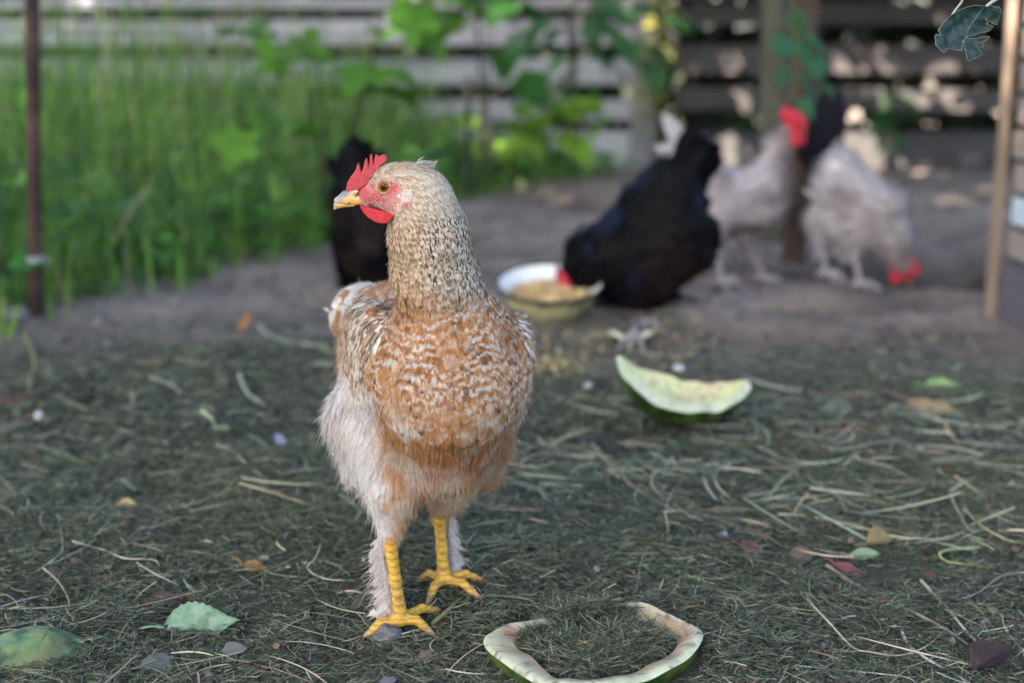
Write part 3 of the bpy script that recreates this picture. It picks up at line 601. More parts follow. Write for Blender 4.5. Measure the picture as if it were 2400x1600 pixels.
# ------------------------------------------------------------------ board fences at the back
FY = 5.85                                                       # front face of the boards
rb = np.random.default_rng(50)
def zat(py, Y): return W(1200, py, Y)[2]
def board_fence(name, label, xa, xb, Y, rows, posts, base, th=.022):
    t = thing(name, ((xa + xb) / 2, Y, 0), label, 'fence')
    for z0, z1 in rows:
        m = MB(); n = max(2, int((xb - xa) / .5)); sag = rb.normal(0, .004, n + 1); X = np.linspace(xa, xb, n + 1)
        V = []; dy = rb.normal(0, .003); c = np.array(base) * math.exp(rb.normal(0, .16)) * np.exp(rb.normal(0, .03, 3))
        for i, x in enumerate(X):
            for y in (Y + dy, Y + dy + th):
                for z in (z0 + sag[i], z1 + sag[i] + rb.normal(0, .002)): V.append((x, y, z))
        F = []
        for i in range(n):
            a = i * 4; b = a + 4; F += [(a, b, b + 1, a + 1), (a + 3, b + 3, b + 2, a + 2), (a + 1, b + 1, b + 3, a + 3), (a + 2, b + 2, b, a)]
        F += [(0, 1, 3, 2), (n * 4 + 2, n * 4 + 3, n * 4 + 1, n * 4)]
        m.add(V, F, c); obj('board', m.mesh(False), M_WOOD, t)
    for x, wd, y0, y1, c in posts:
        m = MB(); m.box((x - wd / 2, y0, -.05), (x + wd / 2, y1, 1.35), c); obj('post', m.mesh(False), M_BARK, t)
    return t
def rows_from(pys, Y, wjit=0): return [(zat(b, Y), zat(a, Y)) for a, b in pys]
XS = W(1556, 100, FY)[0]
lrows = rows_from([(-190, -135), (-95, -38), (-2, 20), (48, 104), (138, 196), (236, 285), (308, 395)], FY)
board_fence('board_fence', 'weathered pale grey board fence with open gaps behind the tall grass', -3.4, XS - .03, FY, lrows,
            [(XS - .03 - .05, .10, FY - .05, FY - .005, (.22, .22, .24)), (-1.15, .09, FY + .03, FY + .11, (.10, .09, .085)), (-3.0, .09, FY + .03, FY + .11, (.10, .09, .085))], (.42, .425, .48))
rrows = rows_from([(-160, -100), (-60, -8), (8, 56), (106, 172), (212, 262), (312, 392), (404, 470)], FY)
board_fence('board_fence', 'grey board fence, tree shade put into its dark colour, dappled with sun spots behind the pale roosters', XS + .05, 4.2, FY + .02, rrows,
            [(2.6, .09, FY + .06, FY + .14, (.06, .05, .045))], (.062, .061, .065))  # grey boards coloured near black, standing in for the tree's shade

# ------------------------------------------------------------------ leaves
def leaf_outline(kind, n=26):
    """closed outline of a blade of length 1 along +x, base at 0"""
    t = np.linspace(0, 1, n)
    if kind == 'ovate': wd = .31 * np.sin(np.pi * t ** .70) ** 1.15; up = np.stack([t, wd], 1)
    elif kind == 'lance': wd = .20 * np.sin(np.pi * t ** .8); up = np.stack([t, wd], 1)
    else:
        a = np.linspace(0, np.pi, n); r = .34 + .30 * np.abs(np.cos(2.5 * a)) ** 1.2 * (1 - .25 * a / np.pi) + .03 * np.sin(19 * a)
        up = np.stack([.36 + r * np.cos(a) * .95, r * np.sin(a)], 1)[::-1]; up[0] = (0.02, 0)
    if kind == 'ovate': up[1:-1, 1] *= 1 + .10 * (np.arange(1, n - 1) % 2)
    return np.concatenate([up, (up * [1, -1])[-2:0:-1]])
def leaf_geo(P, X, N, L, kind='ovate', fold=.25, curl=.25, seed=0, out=None):
    """many leaf blades at once (fans from the midrib): P base, X direction, N normal"""
    r_ = np.random.default_rng(seed); o = leaf_outline(kind) if out is None else out; n = len(P); k = len(o)
    X = unit(X); N = unit(N - X * np.sum(X * N, -1, keepdims=True)); S = np.cross(N, X)
    cx = np.concatenate([o, [[.30, 0], [.62, 0]]]); u, v = cx[:, 0], cx[:, 1]
    h = fold * np.abs(v)[None] * (1 + r_.normal(0, .5, (n, 1))) - (curl * (1 + r_.normal(0, .5, (n, 1)))) * u[None] ** 2 + .03 * r_.normal(0, 1, (n, k + 2))
    V = P[:, None] + (X[:, None] * u[None, :, None] + S[:, None] * v[None, :, None] + N[:, None] * h[..., None]) * L[:, None, None]
    T = [(i, (i + 1) % k, k if (o[i, 0] + o[(i + 1) % k, 0]) / 2 < .46 else k + 1) for i in range(k)]
    T += [(i, k + 1, k) if False else (k, k + 1, i) for i in range(k) if (o[i - 1, 0] + o[i, 0]) / 2 >= .46 > (o[i, 0] + o[(i + 1) % k, 0]) / 2 or (o[i - 1, 0] + o[i, 0]) / 2 < .46 <= (o[i, 0] + o[(i + 1) % k, 0]) / 2]
    T = np.array(T); w2 = cx[T]; ar = np.cross(w2[:, 1] - w2[:, 0], w2[:, 2] - w2[:, 0]); T = np.where((ar < 0)[:, None], T[:, ::-1], T)[np.abs(ar) > 1e-9]; F = (np.arange(n) * (k + 2))[:, None, None] + T[None]
    return V, F.reshape(-1, 3)
def rand_unit(r_, n): return unit(r_.normal(0, 1, (n, 3)))

# points where sun comes through the crowns: (photo x, photo y, distance, radius of the beam)
SPOTS = [(1599, 138, FY, .10), (1706, 150, FY, .05), (1740, 187, FY, .07), (1750, 218, FY, .06), (2062, 92, FY, .06), (2065, 126, FY, .09), (2091, 128, FY, .07), (1965, 145, FY, .07), (2009, 155, FY, .07),
         (2210, 162, FY, .085), (2060, 199, FY, .085), (2115, 199, FY, .09), (2135, 212, FY, .07), (2181, 213, FY, .085), (2227, 218, FY, .06), (2334, 155, FY, .09), (1931, 242, FY, .085), (1977, 247, FY, .07), (1950, 286, FY, .10), (1990, 288, FY, .11), (2025, 290, FY, .09),
         (1950, 335, FY, .10), (1995, 338, FY, .10), (2040, 336, FY, .09), (2085, 338, FY, .07), (2033, 366, FY, .08), (2152, 402, FY, .07), (2246, 462, 4.6, .045), (1708, 337, FY, .06), (1730, 383, FY, .06), (2203, 44, FY, .06), (2240, 262, FY, .06),
         (160, 22, FY, .09), (200, 24, FY, .07), (252, 18, FY, .05), (1212, 81, FY, .045), (1221, 123, FY, .04), (1535, 95, FY - .35, .12), (1520, 60, FY - .35, .07), (1540, 130, FY - .35, .09), (1433, 361, FY, .05), (1501, 370, FY, .06), (1446, 404, 5.6, .08),
         (1165, 293, 4.7, .05), (1238, 264, 4.7, .06), (1301, 238, 4.7, .05), (1348, 204, 4.7, .04), (2372, 10, 2.72, .09), (2368, 70, 2.72, .09), (2363, 130, 2.72, .09), (2358, 200, 2.72, .09), (2352, 270, 2.72, .09), (2346, 340, 2.72, .09), (2340, 410, 2.72, .07), (1420, 130, FY, .05), (1290, 165, FY, .03)]
SP3 = np.array([W(a, b, c) for a, b, c, d in SPOTS]); SPR = np.array([s[3] for s in SPOTS])
def in_beam(P, grow, scale=1.0, only=None):
    """true where a leaf at P would stand in one of the beams"""
    bad = np.zeros(len(P), bool)
    for i, (c, r_) in enumerate(zip(SP3, SPR)):
        if only is not None and not only[i]: continue
        d = P - c; t = d @ SUNV; bad |= (np.linalg.norm(d - t[:, None] * SUNV, axis=1) < r_ * scale + grow) & (t > .15)
    return bad
FENCE_R = (SP3[:, 0] > XS + .08) & (SP3[:, 1] > 5.0)              # beams that a second, nearer layer of leaves narrows down
def crown_mesh(P, L, seed, col, kind='ovate'):
    r_ = np.random.default_rng(seed); o = leaf_outline(kind, 5)
    V, F = leaf_geo(P, rand_unit(r_, len(P)) + [0, 0, -.3], rand_unit(r_, len(P)) + SUNV * .9, L, out=o, seed=seed); c = np.repeat(np.asarray(col) * np.exp(r_.normal(0, .25, (len(P), 1))), V.shape[1], 0)
    return mesh_np(V, F, c)
def build_shade_tree():
    r_ = np.random.default_rng(61); n = 39000
    base = np.stack([r_.uniform(-3.6, 3.8, n), r_.uniform(-.4, 7.6, n), r_.uniform(0, 1.1, n)], 1); base[22000:30000] = np.stack([r_.uniform(-1.6, 1.6, 8000), r_.uniform(.5, 3.6, 8000), r_.uniform(0, .4, 8000)], 1); base[30000:] = np.stack([r_.uniform(-2.6, .7, 9000), r_.uniform(5.0, FY, 9000), r_.uniform(0, .9, 9000)], 1)
    P = base + SUNV * r_.uniform(6.3, 8.0, n)[:, None]; P = P[~(in_beam(P, .02, 1, ~FENCE_R) | in_beam(P, .12, 1, FENCE_R))]  # unseen crown: leaves set along the sun's rays, gaps kept for the dapples
    c = P.mean(0); t = thing('shade_tree', (c[0] - 1.5, c[1] - .3, 0), 'unseen broad leafy tree, shaped to shade the whole yard from behind the photographer', 'tree')
    m = MB(); b = np.array([c[0] - 1.5, c[1] - .3, 0]); m.tube(catmull([b - [0, 0, .1], b + [.1, 0, 1.6], b + [.3, .1, 3.2], c - [0, 0, .6], c + [0.1, 0, .4]], 14), np.linspace(.19, .06, 14), 12, (.16, .13, .10))
    for k in range(9):
        a = k * 2 * math.pi / 9; e = c + [2.8 * math.cos(a), 2.2 * math.sin(a), r_.uniform(-.6, .8)]; m.tube(catmull([b + [.25, .1, 2.7 + .12 * k], (b + [0, 0, 3] + e) / 2 + [0, 0, .4], e], 8), np.linspace(.07, .015, 8), 7, (.16, .13, .10))
    obj('trunk', m.mesh(), M_BARK, t); obj('crown', crown_mesh(P, r_.uniform(.13, .21, len(P)), 62, (.07, .12, .035)), M_LEAF, t)
build_shade_tree()

# ------------------------------------------------------------------ the tree by the right-hand fence, with low leafy sprays
def spray(m_st, P0, dirs, L, n, seed, leafL, col, kind='ovate', thick=.004, droop=.35, jitter=.3, two=None):
    """a twig with alternate leaves; returns leaf vertices"""
    r_ = np.random.default_rng(seed); u = np.linspace(0, 1, 12)[:, None]; d = unit(dirs)
    C = P0 + d * u * L + np.array([0, 0, -droop]) * u ** 2 * L * .6; m_st.tube(C, np.linspace(thick, thick * .35, 12), 6, (.12, .14, .06))
    t = np.linspace(.15, 1, n); i = np.clip((t * 11).astype(int), 0, 10); B = C[i] + (C[i + 1] - C[i]) * (t * 11 - i)[:, None]
    S = unit(np.cross(d, [0, 0, 1.0])) * np.where(np.arange(n) % 2, 1, -1)[:, None]
    X = unit(d * .5 + S + r_.normal(0, jitter, (n, 3)) + [0, 0, -.35]); N = unit(np.array([0, -.35, 1.0]) + r_.normal(0, .35, (n, 3)))
    B2 = B + X * leafL * .22
    for b, e in zip(B, B2): m_st.tube([b, (b + e) / 2 + [0, 0, .002], e], thick * .3, 5, (.14, .17, .07))
    V, F = leaf_geo(B2, X, N, leafL * np.exp(r_.normal(0, .2, n)), kind, seed=seed)
    c = np.repeat(np.asarray(col) * np.exp(r_.normal(0, .18, (n, 1))), V.shape[1], 0); return V, F, c
def build_yard_tree():
    b = np.array([*W(1812, 330, 3.75)[:2], 0]); b[2] = gh(b[0], b[1])
    t = thing('yard_tree', b, 'slim grey-green tree trunk rising behind the standing rooster', 'tree'); m = MB()
    m.tube(catmull([b - [0, 0, .05], b + [0, 0, .35], b + [-.01, 0, .8], b + [.02, .1, 1.7], b + [.15, .3, 2.8]], 22), np.interp(np.linspace(0, 1, 22), [0, .1, 1], [.048, .038, .026]), 14, (.085, .086, .066)); r_ = np.random.default_rng(71)
    for k in range(10):
        a = k * 2.4; s = b + [.02, .1, 1.5 + .13 * k]; e = s + [1.5 * math.cos(a) + .4, 1.2 * math.sin(a) + .7, .3 + .4 * r_.random()]; m.tube(catmull([s, (s + e) / 2 + [0, 0, .12], e], 7), np.linspace(.018, .005, 7), 6, (.12, .12, .08))
    obj('trunk', m.mesh(), M_BARK, t)
    n = 6500; base = np.stack([r_.uniform(XS - .25, 3.2, n), np.full(n, FY), r_.uniform(-.25, 1.0, n)], 1); P = base + SUNV * r_.uniform(1.05, 2.1, n)[:, None]; P = P[~in_beam(P, .024, .30) & (P[:, 2] > .95)]
    n = 9000; P2 = np.stack([r_.uniform(XS - .4, 3.6, n), r_.uniform(3.7, 5.8, n), r_.uniform(1.1, 2.3, n)], 1); P = np.concatenate([P, P2[~in_beam(P2, .05, .6)]])
    obj('crown', crown_mesh(P, r_.uniform(.06, .10, len(P)), 72, (.06, .13, .04)), M_LEAF, t)
    return t
build_yard_tree()
def shrub(name, label, cat, base, twigs, kind, leafL, col, seed, group=None, mat=None):
    """twigs: (start, direction, length, leaves)"""
    t = thing(name, base, label, cat, group); ms, ml = MB(), MB()
    for k, (P0, d, L, n) in enumerate(twigs):
        P0 = np.asarray(P0, float)
        if np.linalg.norm(P0 - base) > .03: ms.tube(catmull([np.asarray(base), (np.asarray(base) + P0) / 2 + [.01, .01, .02], P0], 10), np.linspace(.0050, .0030, 10), 6, (.045, .045, .025))
        V, F, c = spray(ms, P0, d, L, n, seed + k, leafL, col, kind, .0028); ml.add(V, F, c)
    obj('stem', ms.mesh(), M_BARK, t); obj('foliage', ml.mesh(), mat or M_LEAF, t); return t
def gp(px, py, Y):
    p = W(px, py, Y); return np.array([p[0], p[1], float(gh(p[0], p[1]))])
GRN = (.14, .33, .035)
shrub('leafy_sapling', 'bright green broad-leaved sapling rising from the tall grass left of the hen\'s head', 'sapling', gp(760, 430, 3.7),
      [(W(720, 210, 3.7), (-.3, -.2, .5), .18, 4), (W(745, 330, 3.7), (-.95, -.1, .35), .26, 4), (W(745, 150, 3.7), (-.5, -.1, .4), .12, 3), (W(850, 230, 3.75), (.3, -.2, .4), .13, 4), (W(860, 110, 3.75), (.6, 0, .5), .22, 5), (W(900, 30, 3.7), (.5, -.2, .2), .16, 3)], 'lobed', .115, GRN, 101)
shrub('leafy_sapling', 'tall sapling with dark drooping leaves in front of the pale fence', 'sapling', gp(1130, 440, 4.6),
      [(W(1120, 60, 4.6), (.3, -.2, .3), .20, 4), (W(1140, 90, 4.6), (.3, -.1, -.2), .18, 4), (W(1110, 0, 4.6), (-.5, -.1, .1), .2, 3)], 'ovate', .13, (.06, .19, .045), 111)
shrub('leafy_sapling', 'sapling with long narrow hanging leaves beside the fence post', 'sapling', gp(1335, 430, 5.1),
      [(W(1335, 10, 5.1), (.5, -.1, -.2), .30, 8), (W(1330, 20, 5.1), (-.6, -.1, -.2), .26, 7), (W(1340, 0, 5.1), (.1, -.4, -.6), .28, 8), (W(1350, -20, 5.1), (.9, 0, -.1), .3, 7)], 'lance', .17, (.09, .22, .09), 121)
shrub('weed_bush', 'yellow-green weed bush catching a patch of sun near the end of the grass', 'bush', gp(1130, 420, 4.75),
      [(W(1120, 330, 4.75), (.8, -.1, .42), .40, 15), (W(1160, 300, 4.75), (.85, -.1, .45), .36, 14), (W(1150, 345, 4.7), (.7, -.2, .25), .30, 12), (W(1100, 380, 4.7), (-.2, -.2, .7), .25, 9), (W(1190, 360, 4.75), (.5, -.2, .5), .25, 9)], 'ovate', .085, (.17, .33, .04), 131)
shrub('creeper', 'creeper, sunlit yellow put into its leaf colour, climbing the pale post between the two fences', 'creeper', gp(1545, 400, FY - .25),
      [(W(1520, 300, FY - .25), (.05, -.2, 1), .55, 18), (W(1530, 160, FY - .3), (.1, -.2, 1), .35, 18), (W(1515, 90, FY - .3), (.3, -.2, .8), .3, 14), (W(1500, 340, FY - .3), (.1, -.2, .9), .3, 12)], 'ovate', .06, (.34, .33, .09), 141)  # yellow leaf colour stands in for sun on the leaves
shrub('grape_vine', 'vine shoot with broad green leaves hanging down in front of the tree trunk', 'vine', W(1850, -60, 3.2),
      [(W(1855, -20, 3.2), (.05, -.1, -1), .14, 3), (W(1885, 60, 3.2), (.35, -.1, -.9), .10, 3), (W(1865, 60, 3.2), (-.05, -.1, -1), .12, 3)], 'ovate', .075, (.06, .19, .10), 151)
shrub('weed', 'small green weed growing against the dark fence', 'weed', gp(2080, 455, 5.5),
      [(gp(2080, 455, 5.5) + [0, 0, .05], (.05, -.1, 1), .32, 10), (gp(2085, 455, 5.5) + [0, 0, .1], (-.3, -.1, .9), .25, 8)], 'ovate', .08, (.05, .15, .06), 161)

# ------------------------------------------------------------------ wire fence along the grass
def build_wire_fence():
    L = np.linalg.norm(FL1 - FL0); dx = (FL1 - FL0) / L
    at = lambda s, z: np.array([*(FL0 + dx * s), z])
    t = thing('wire_fence', at(0, 0), 'slack wire mesh fence on a rusty iron post at the edge of the tall grass', 'fence')
    def post(px0, py0, px1, py1, Y, r, col, label=None):
        a, b = W(px0, py0, Y), W(px1, py1, Y); d = b - a; m = MB(); zz = a + d * np.linspace(-.02, 2.0, 30)[:, None]
        cc = np.asarray(col) * np.exp(np.random.default_rng(5).normal(0, .3, (30, 1))); m.tube(zz, r, 12, cc); return obj('post', m.mesh(), M_RUST, t, label)
    p = post(84, 735, 75, 0, 2.66, .0135, (.050, .028, .026)); m = MB(); c = W(82, 610, 2.66)
    for k in range(4):
        a = np.linspace(0, 2 * np.pi, 16); m.tube(np.stack([c[0] + .0155 * np.cos(a), c[1] + .0155 * np.sin(a), c[2] + .003 * k + .002 * np.sin(a)], 1), .0013, 6, (.36, .36, .40))
    m.tube([c + [.015, -.004, 0], c + [.024, -.01, .004], c + [.028, -.006, -.008]], .0012, 5, (.36, .36, .40)); obj('wire_tie', m.mesh(), M_WIRE, p)
    s2 = L * .70; q = at(s2, 0); m = MB(); m.tube(np.array([q - [0, 0, .05], q + [0, 0, .40]]), .010, 10, (.035, .032, .03)); obj('post', m.mesh(), M_RUST, t)
    m = MB(); r_ = np.random.default_rng(8)
    for s in np.arange(-.9, L, .05):
        u = np.linspace(0, 1, 8); m.tube(np.array([at(s + .006 * math.sin(9 * k + s * 7), 1.15 * k) for k in u]), .0009, 4, (.09, .09, .095), cap=False)
    for z in np.arange(.03, 1.15, .05):
        m.tube(np.array([at(s, z + .008 * math.sin(3 * s + z * 5)) for s in np.linspace(-.9, L, 24)]), .0009, 4, (.09, .09, .095), cap=False)
    obj('wire_mesh', m.mesh(), M_WIRE, t)
build_wire_fence()

# ------------------------------------------------------------------ tall grass beyond the wire
def build_grass():
    r_ = np.random.default_rng(81); n = 28000
    x = r_.uniform(-4.2, .75, n); y = r_.uniform(2.4, 5.75, n); b = behind_fence(x, y)
    ok = (b > -.02 + .05 * r_.normal(0, 1, n)) & (np.abs(x) < .40 * y + 1.6) & (r_.random(n) < np.clip(1.15 - .10 * b, .35, 1)); x, y, b = x[ok], y[ok], b[ok]; n = len(x)
    tall = np.clip((b - .05) / .9, 0, 1); L = (.10 + .58 * tall * r_.random(n) ** 1.0 + .10 * r_.random(n)) * np.where(x > -.35, .62, 1) * np.exp(r_.normal(0, .2, n))
    L = L * np.where(r_.random(n) < .45, .62, 1) * np.where(r_.random(n) < .10, 1.5, 1)
    a = r_.uniform(0, 2 * np.pi, n); lean = np.abs(r_.normal(.18, .16, n)); D = np.stack([np.cos(a) * lean, np.sin(a) * lean, np.ones(n)], 1); D = unit(D)
    u = np.linspace(0, 1, 6)[None, :, None]; P0 = np.stack([x, y, gh(x, y) - .01], 1)[:, None]
    bend = np.stack([np.cos(a), np.sin(a), -.6 * np.ones(n)], 1)[:, None] * np.abs(r_.normal(.25, .22, n))[:, None, None]
    C = P0 + (D[:, None] * u + bend * u ** 2 * .8) * L[:, None, None]
    th = a + np.pi / 2 + r_.normal(0, .5, n); S = np.stack([np.cos(th), np.sin(th), 0 * th], 1)[:, None]
    wd = (r_.uniform(.0035, .0085, n)[:, None]) * np.array([.7, 1, 1, .85, .55, .1])
    col = pick([(.14, .31, .045), (.21, .39, .08), (.075, .20, .035), (.33, .40, .13), (.43, .38, .21)], [.36, .3, .22, .08, .04], n, .25)
    V, F, c = ribbons(C, S, wd, col); mb = MB(); mb.add(V, F, c)
    # broad weed leaves low in the grass
    m = 1500; x = r_.uniform(-2.6, .75, 9000); y = r_.uniform(2.5, 5.7, 9000); b = behind_fence(x, y); ok = (b > 0) & (b < 1.3) & (np.abs(x) < .4 * y + .3); x, y = x[ok][:m], y[ok][:m]; m = len(x)
    P = np.stack([x, y, gh(x, y) + np.abs(r_.normal(.06, .07, m))], 1); V, F = leaf_geo(P, r_.normal(0, 1, (m, 3)) * [1, 1, .35] + [0, -.2, .15], np.array([0, -.2, 1.]) + r_.normal(0, .35, (m, 3)), r_.uniform(.05, .11, m), 'ovate', seed=5)
    mb.add(V, F, np.repeat(pick([(.07, .20, .045), (.11, .28, .05), (.16, .33, .07)], [.5, .35, .15], m, .2), V.shape[1], 0))
    # feathery seed heads
    k = np.where((r_.random(n) < .10) & (tall > .4))[0]; e = C[k, -1]; q = 9
    Pk = np.repeat(e, q, 0) + np.repeat(unit(C[k, -1] - C[k, -2]), q, 0) * np.tile(np.linspace(-.07, .02, q), len(k))[:, None]
    Dk = unit(np.repeat(unit(C[k, -1] - C[k, -2]), q, 0) + r_.normal(0, .35, (len(Pk), 3))); Ck = Pk[:, None] + Dk[:, None] * np.linspace(0, .022, 3)[None, :, None]
    V, F, c = ribbons(Ck, rand_unit(r_, len(Pk))[:, None], .0035 * np.ones((len(Pk), 3)) * [.5, 1, .3], pick([(.34, .30, .14), (.22, .26, .10)], [.6, .4], len(Pk), .15)); mb.add(V, F, c)
    obj('tall_grass', mb.mesh(), M_LEAF, label='tall lush green grass and weeds beyond the wire mesh', cat='grass', kind='stuff')
build_grass()
# added near-black foliage that makes the gaps between the boards look shaded
def build_dark_backdrop():
    r_ = np.random.default_rng(91); n = 9000; P = np.stack([r_.uniform(-3.8, 4.6, n), r_.uniform(6.25, 7.2, n), r_.uniform(0, 1.9, n)], 1)
    t = thing('dark_backdrop', (0.4, 6.7, 0), 'added dark leafy backdrop standing for the shade in the gaps of the board fences', 'dark_backdrop'); m = MB()
    for k in range(60):
        x = r_.uniform(-3.8, 4.6); y = r_.uniform(6.5, 7.0); m.tube(catmull([(x, y, -.05), (x + r_.normal(0, .1), y, .8), (x + r_.normal(0, .25), y + r_.normal(0, .1), 1.7)], 7), np.linspace(.02, .006, 7), 6, (.06, .05, .04))
    obj('stem', m.mesh(), M_BARK, t); obj('foliage', crown_mesh(P, r_.uniform(.10, .18, n), 92, (.018, .030, .012)), M_DULLLEAF, t)
build_dark_backdrop()

# ------------------------------------------------------------------ the other fowl
def bird(name, label, loc, prims, pal, legs, comb, h=.006, L=.034, seed=1, legcol=(.20, .18, .18), tailq=None, cat='hen', mat=M_FEATHER, beak=None, eye=None):
    t = thing(name, loc, label, cat, None); S = Shape()
    for a, b, ra, rb_, fl, k in prims: S.cap(a, b, ra, rb_, flow=fl, k=k)
    V, F = S.mesh(h); N = vnormals(V, F); obj('body', mesh_np(V, F, pal(V)), mat, t)
    P, Nn = scatter(V, F, N, lambda P: np.full(len(P), L * .34), 16000, seed); T = S.flow(P, .02); r_ = np.random.default_rng(seed); n = len(P); Ls = L * np.exp(r_.normal(0, .2, n))
    VV, FF, u = feathers(P, Nn, T, Ls, Ls * .55, rows=6, lift=.14, curl=.08, rag=.12, seed=seed); m = MB(); m.add(VV, FF, vane(pal(VV) * np.exp(r_.normal(0, .16, (n, 1, 1, 1))), u))
    C, Sd, wd = strands(P, Nn, T, Ls * .8, .0009, spread=.35); V2, F2, c2 = ribbons(C, Sd, wd, pal(P)); m.add(V2, F2, c2); obj('plumage', m.mesh(), mat, t)
    if tailq is not None:
        base, tip, fan, q, c = tailq; m = MB(); a = np.linspace(-1, 1, q); d = tip - base; Lq = np.linalg.norm(d) * np.exp(r_.normal(0, .10, q))
        Tq = unit(unit(d) + np.outer(a, fan)); Pq = base + r_.normal(0, .008, (q, 3)); Nq = unit(np.array([0, -1, .3]) + r_.normal(0, .3, (q, 3)))
        VV, FF, u = feathers(Pq, Nq, Tq, Lq, Lq * .26, rows=9, lift=.03, curl=.14, rag=.06, seed=seed + 9); m.add(VV, FF, np.asarray(c) * np.exp(r_.normal(0, .15, (VV.size // 3, 1)))); obj('tail', m.mesh(), mat, t)
    for hk, ank, toes in legs:
        Lg = Shape(); Lg.cap(hk, ank, .0058, .0048, k=.004)
        for tp in toes: mid = ank * .45 + np.asarray(tp) * .55; mid[2] += .004; Lg.cap(ank - [0, 0, .003], mid, .006, .005, k=.004); Lg.cap(mid, np.asarray(tp), .005, .0028, k=.003)
        Vl, Fl = Lg.mesh(.0022); obj('leg', mesh_np(Vl, Fl, np.asarray(legcol) * (.8 + .4 * vn3(Vl, 150, 2))[:, None]), M_SCALE, t)
    for nm, blobs in comb:
        Cs = Shape()
        for a, b, ra, rb_ in blobs: Cs.cap(a, b, ra, rb_, k=.003)
        Vc, Fc = Cs.mesh(.0022); obj(nm, mesh_np(Vc, Fc, np.array((.50, .018, .045)) * (.8 + .4 * vn3(Vc, 130, 4))[:, None]), M_COMB, t)
    if beak is not None:
        Bs = Shape(); Bs.cap(beak[0], beak[1], .0065, .0012, k=.002); Vc, Fc = Bs.mesh(.0015); obj('beak', mesh_np(Vc, Fc, (.30, .20, .09)), M_HORN, t)
    for e in eye or []:
        m = MB(); a = np.linspace(0, math.pi, 9); m.lathe([(max(1e-5, .0045 * math.sin(x)), -.0045 * math.cos(x)) for x in a], 14, (.10, .03, .01), Matrix.Translation(Vector(e))); obj('eye', m.mesh(), M_EYE, t)
    return t
def toes3(a, fx, fy, L=.045, back=True):
    """toe tips about an ankle a, pointing along (fx, fy)"""
    d = unit([fx, fy, 0]); s = np.array([-d[1], d[0], 0]); o = []
    for k, l in ((-.7, .85), (0, 1), (.7, .85)): p = a + (d * math.cos(k) + s * math.sin(k)) * L * l; p[2] = gh(p[0], p[1]) + .003; o.append(p)
    if back: p = a - d * L * .45; p[2] = gh(p[0], p[1]) + .003; o.append(p)
    return o
def comb_blobs(p, d, up, n, hgt, base=.006):
    """a toothed single comb along d from p"""
    o = []
    for k in range(n):
        f = k / max(n - 1, 1); q = np.asarray(p) + np.asarray(d) * f; hh = hgt * (.65 + .5 * math.sin(math.pi * (.15 + .75 * f)))
        o.append((q, q + np.asarray(up) * hh, base, .0028))
        if k: o.append((prev, q, base, base))
        prev = q
    return o
bW = lambda x, y, dy=0: W(x, y, 2.62 + dy)
def pal_black(P):
    c = mixc((.0045, .0045, .0060), (.008, .011, .022), sstep(.5, .7, vn3(P, 22, 3))); return mixc(c, (.013, .008, .007), .8 * sstep(.165, .10, P[..., 2]) * sstep(.18, .30, P[..., 0] + .04 * vn3(P, 30, 5)))
ankA = G(1488, 775, .030); ankB = G(1530, 752, .014)
bird('black_hen', 'black hen with a brownish belly bending her head into the enamel feed bowl', (.22, 2.62, 0), [
    (bW(1570, 555), bW(1455, 615), .078, .070, (1, 0, .25), .03), (bW(1500, 640), bW(1450, 625), .056, .056, (1, 0, .1), .03), (bW(1592, 580), bW(1520, 632), .056, .056, (1, 0, 0), .03),
    (bW(1500, 500), bW(1560, 450), .050, .052, (.8, 0, .5), .03), (bW(1560, 480), bW(1628, 395), .056, .036, (.5, 0, 1), .03), (bW(1440, 580), bW(1385, 605), .058, .046, (.9, 0, .5), .025), (bW(1385, 605), bW(1345, 652), .046, .027, (.8, 0, .7), .02), (bW(1345, 652), bW(1325, 676), .027, .016, (.8, 0, .7), .012),
    (bW(1495, 685), bW(1484, 738), .032, .013, (0, 0, -1), .02), (bW(1540, 680, .05), bW(1535, 732, .05), .030, .014, (0, 0, -1), .02)],
    pal_black, [(bW(1484, 738), ankA, toes3(ankA, -.3, -.9, .04)), (bW(1535, 728, .05), ankB, toes3(ankB, -.5, -.8, .04))],
    [('comb', comb_blobs(bW(1319, 640, -.018), [.002, 0, -.034], [-.8, -.3, .4], 4, .012)), ('face', [(bW(1326, 650, -.022), bW(1336, 682, -.020), .010, .009)]), ('wattle', [(bW(1333, 684, -.012), bW(1345, 690, -.014), .007, .006)])],
    tailq=(bW(1600, 430), bW(1640, 312), [.07, .05, .02], 14, (.0045, .0045, .006)), seed=201, mat=M_DARKFEATHER, beak=(bW(1322, 680), bW(1312, 698)), eye=[bW(1334, 664, -.020)])
kW = lambda x, y, dy=0: W(x, y, 2.86 + dy)
def pal_black2(P): return mixc((.005, .005, .0065), (.018, .012, .0115), sstep(.24, .12, P[..., 2]) * sstep(.35, .6, vn3(P, 25, 6)))
kA, kB = G(870, 722, .014), G(925, 722, .014)
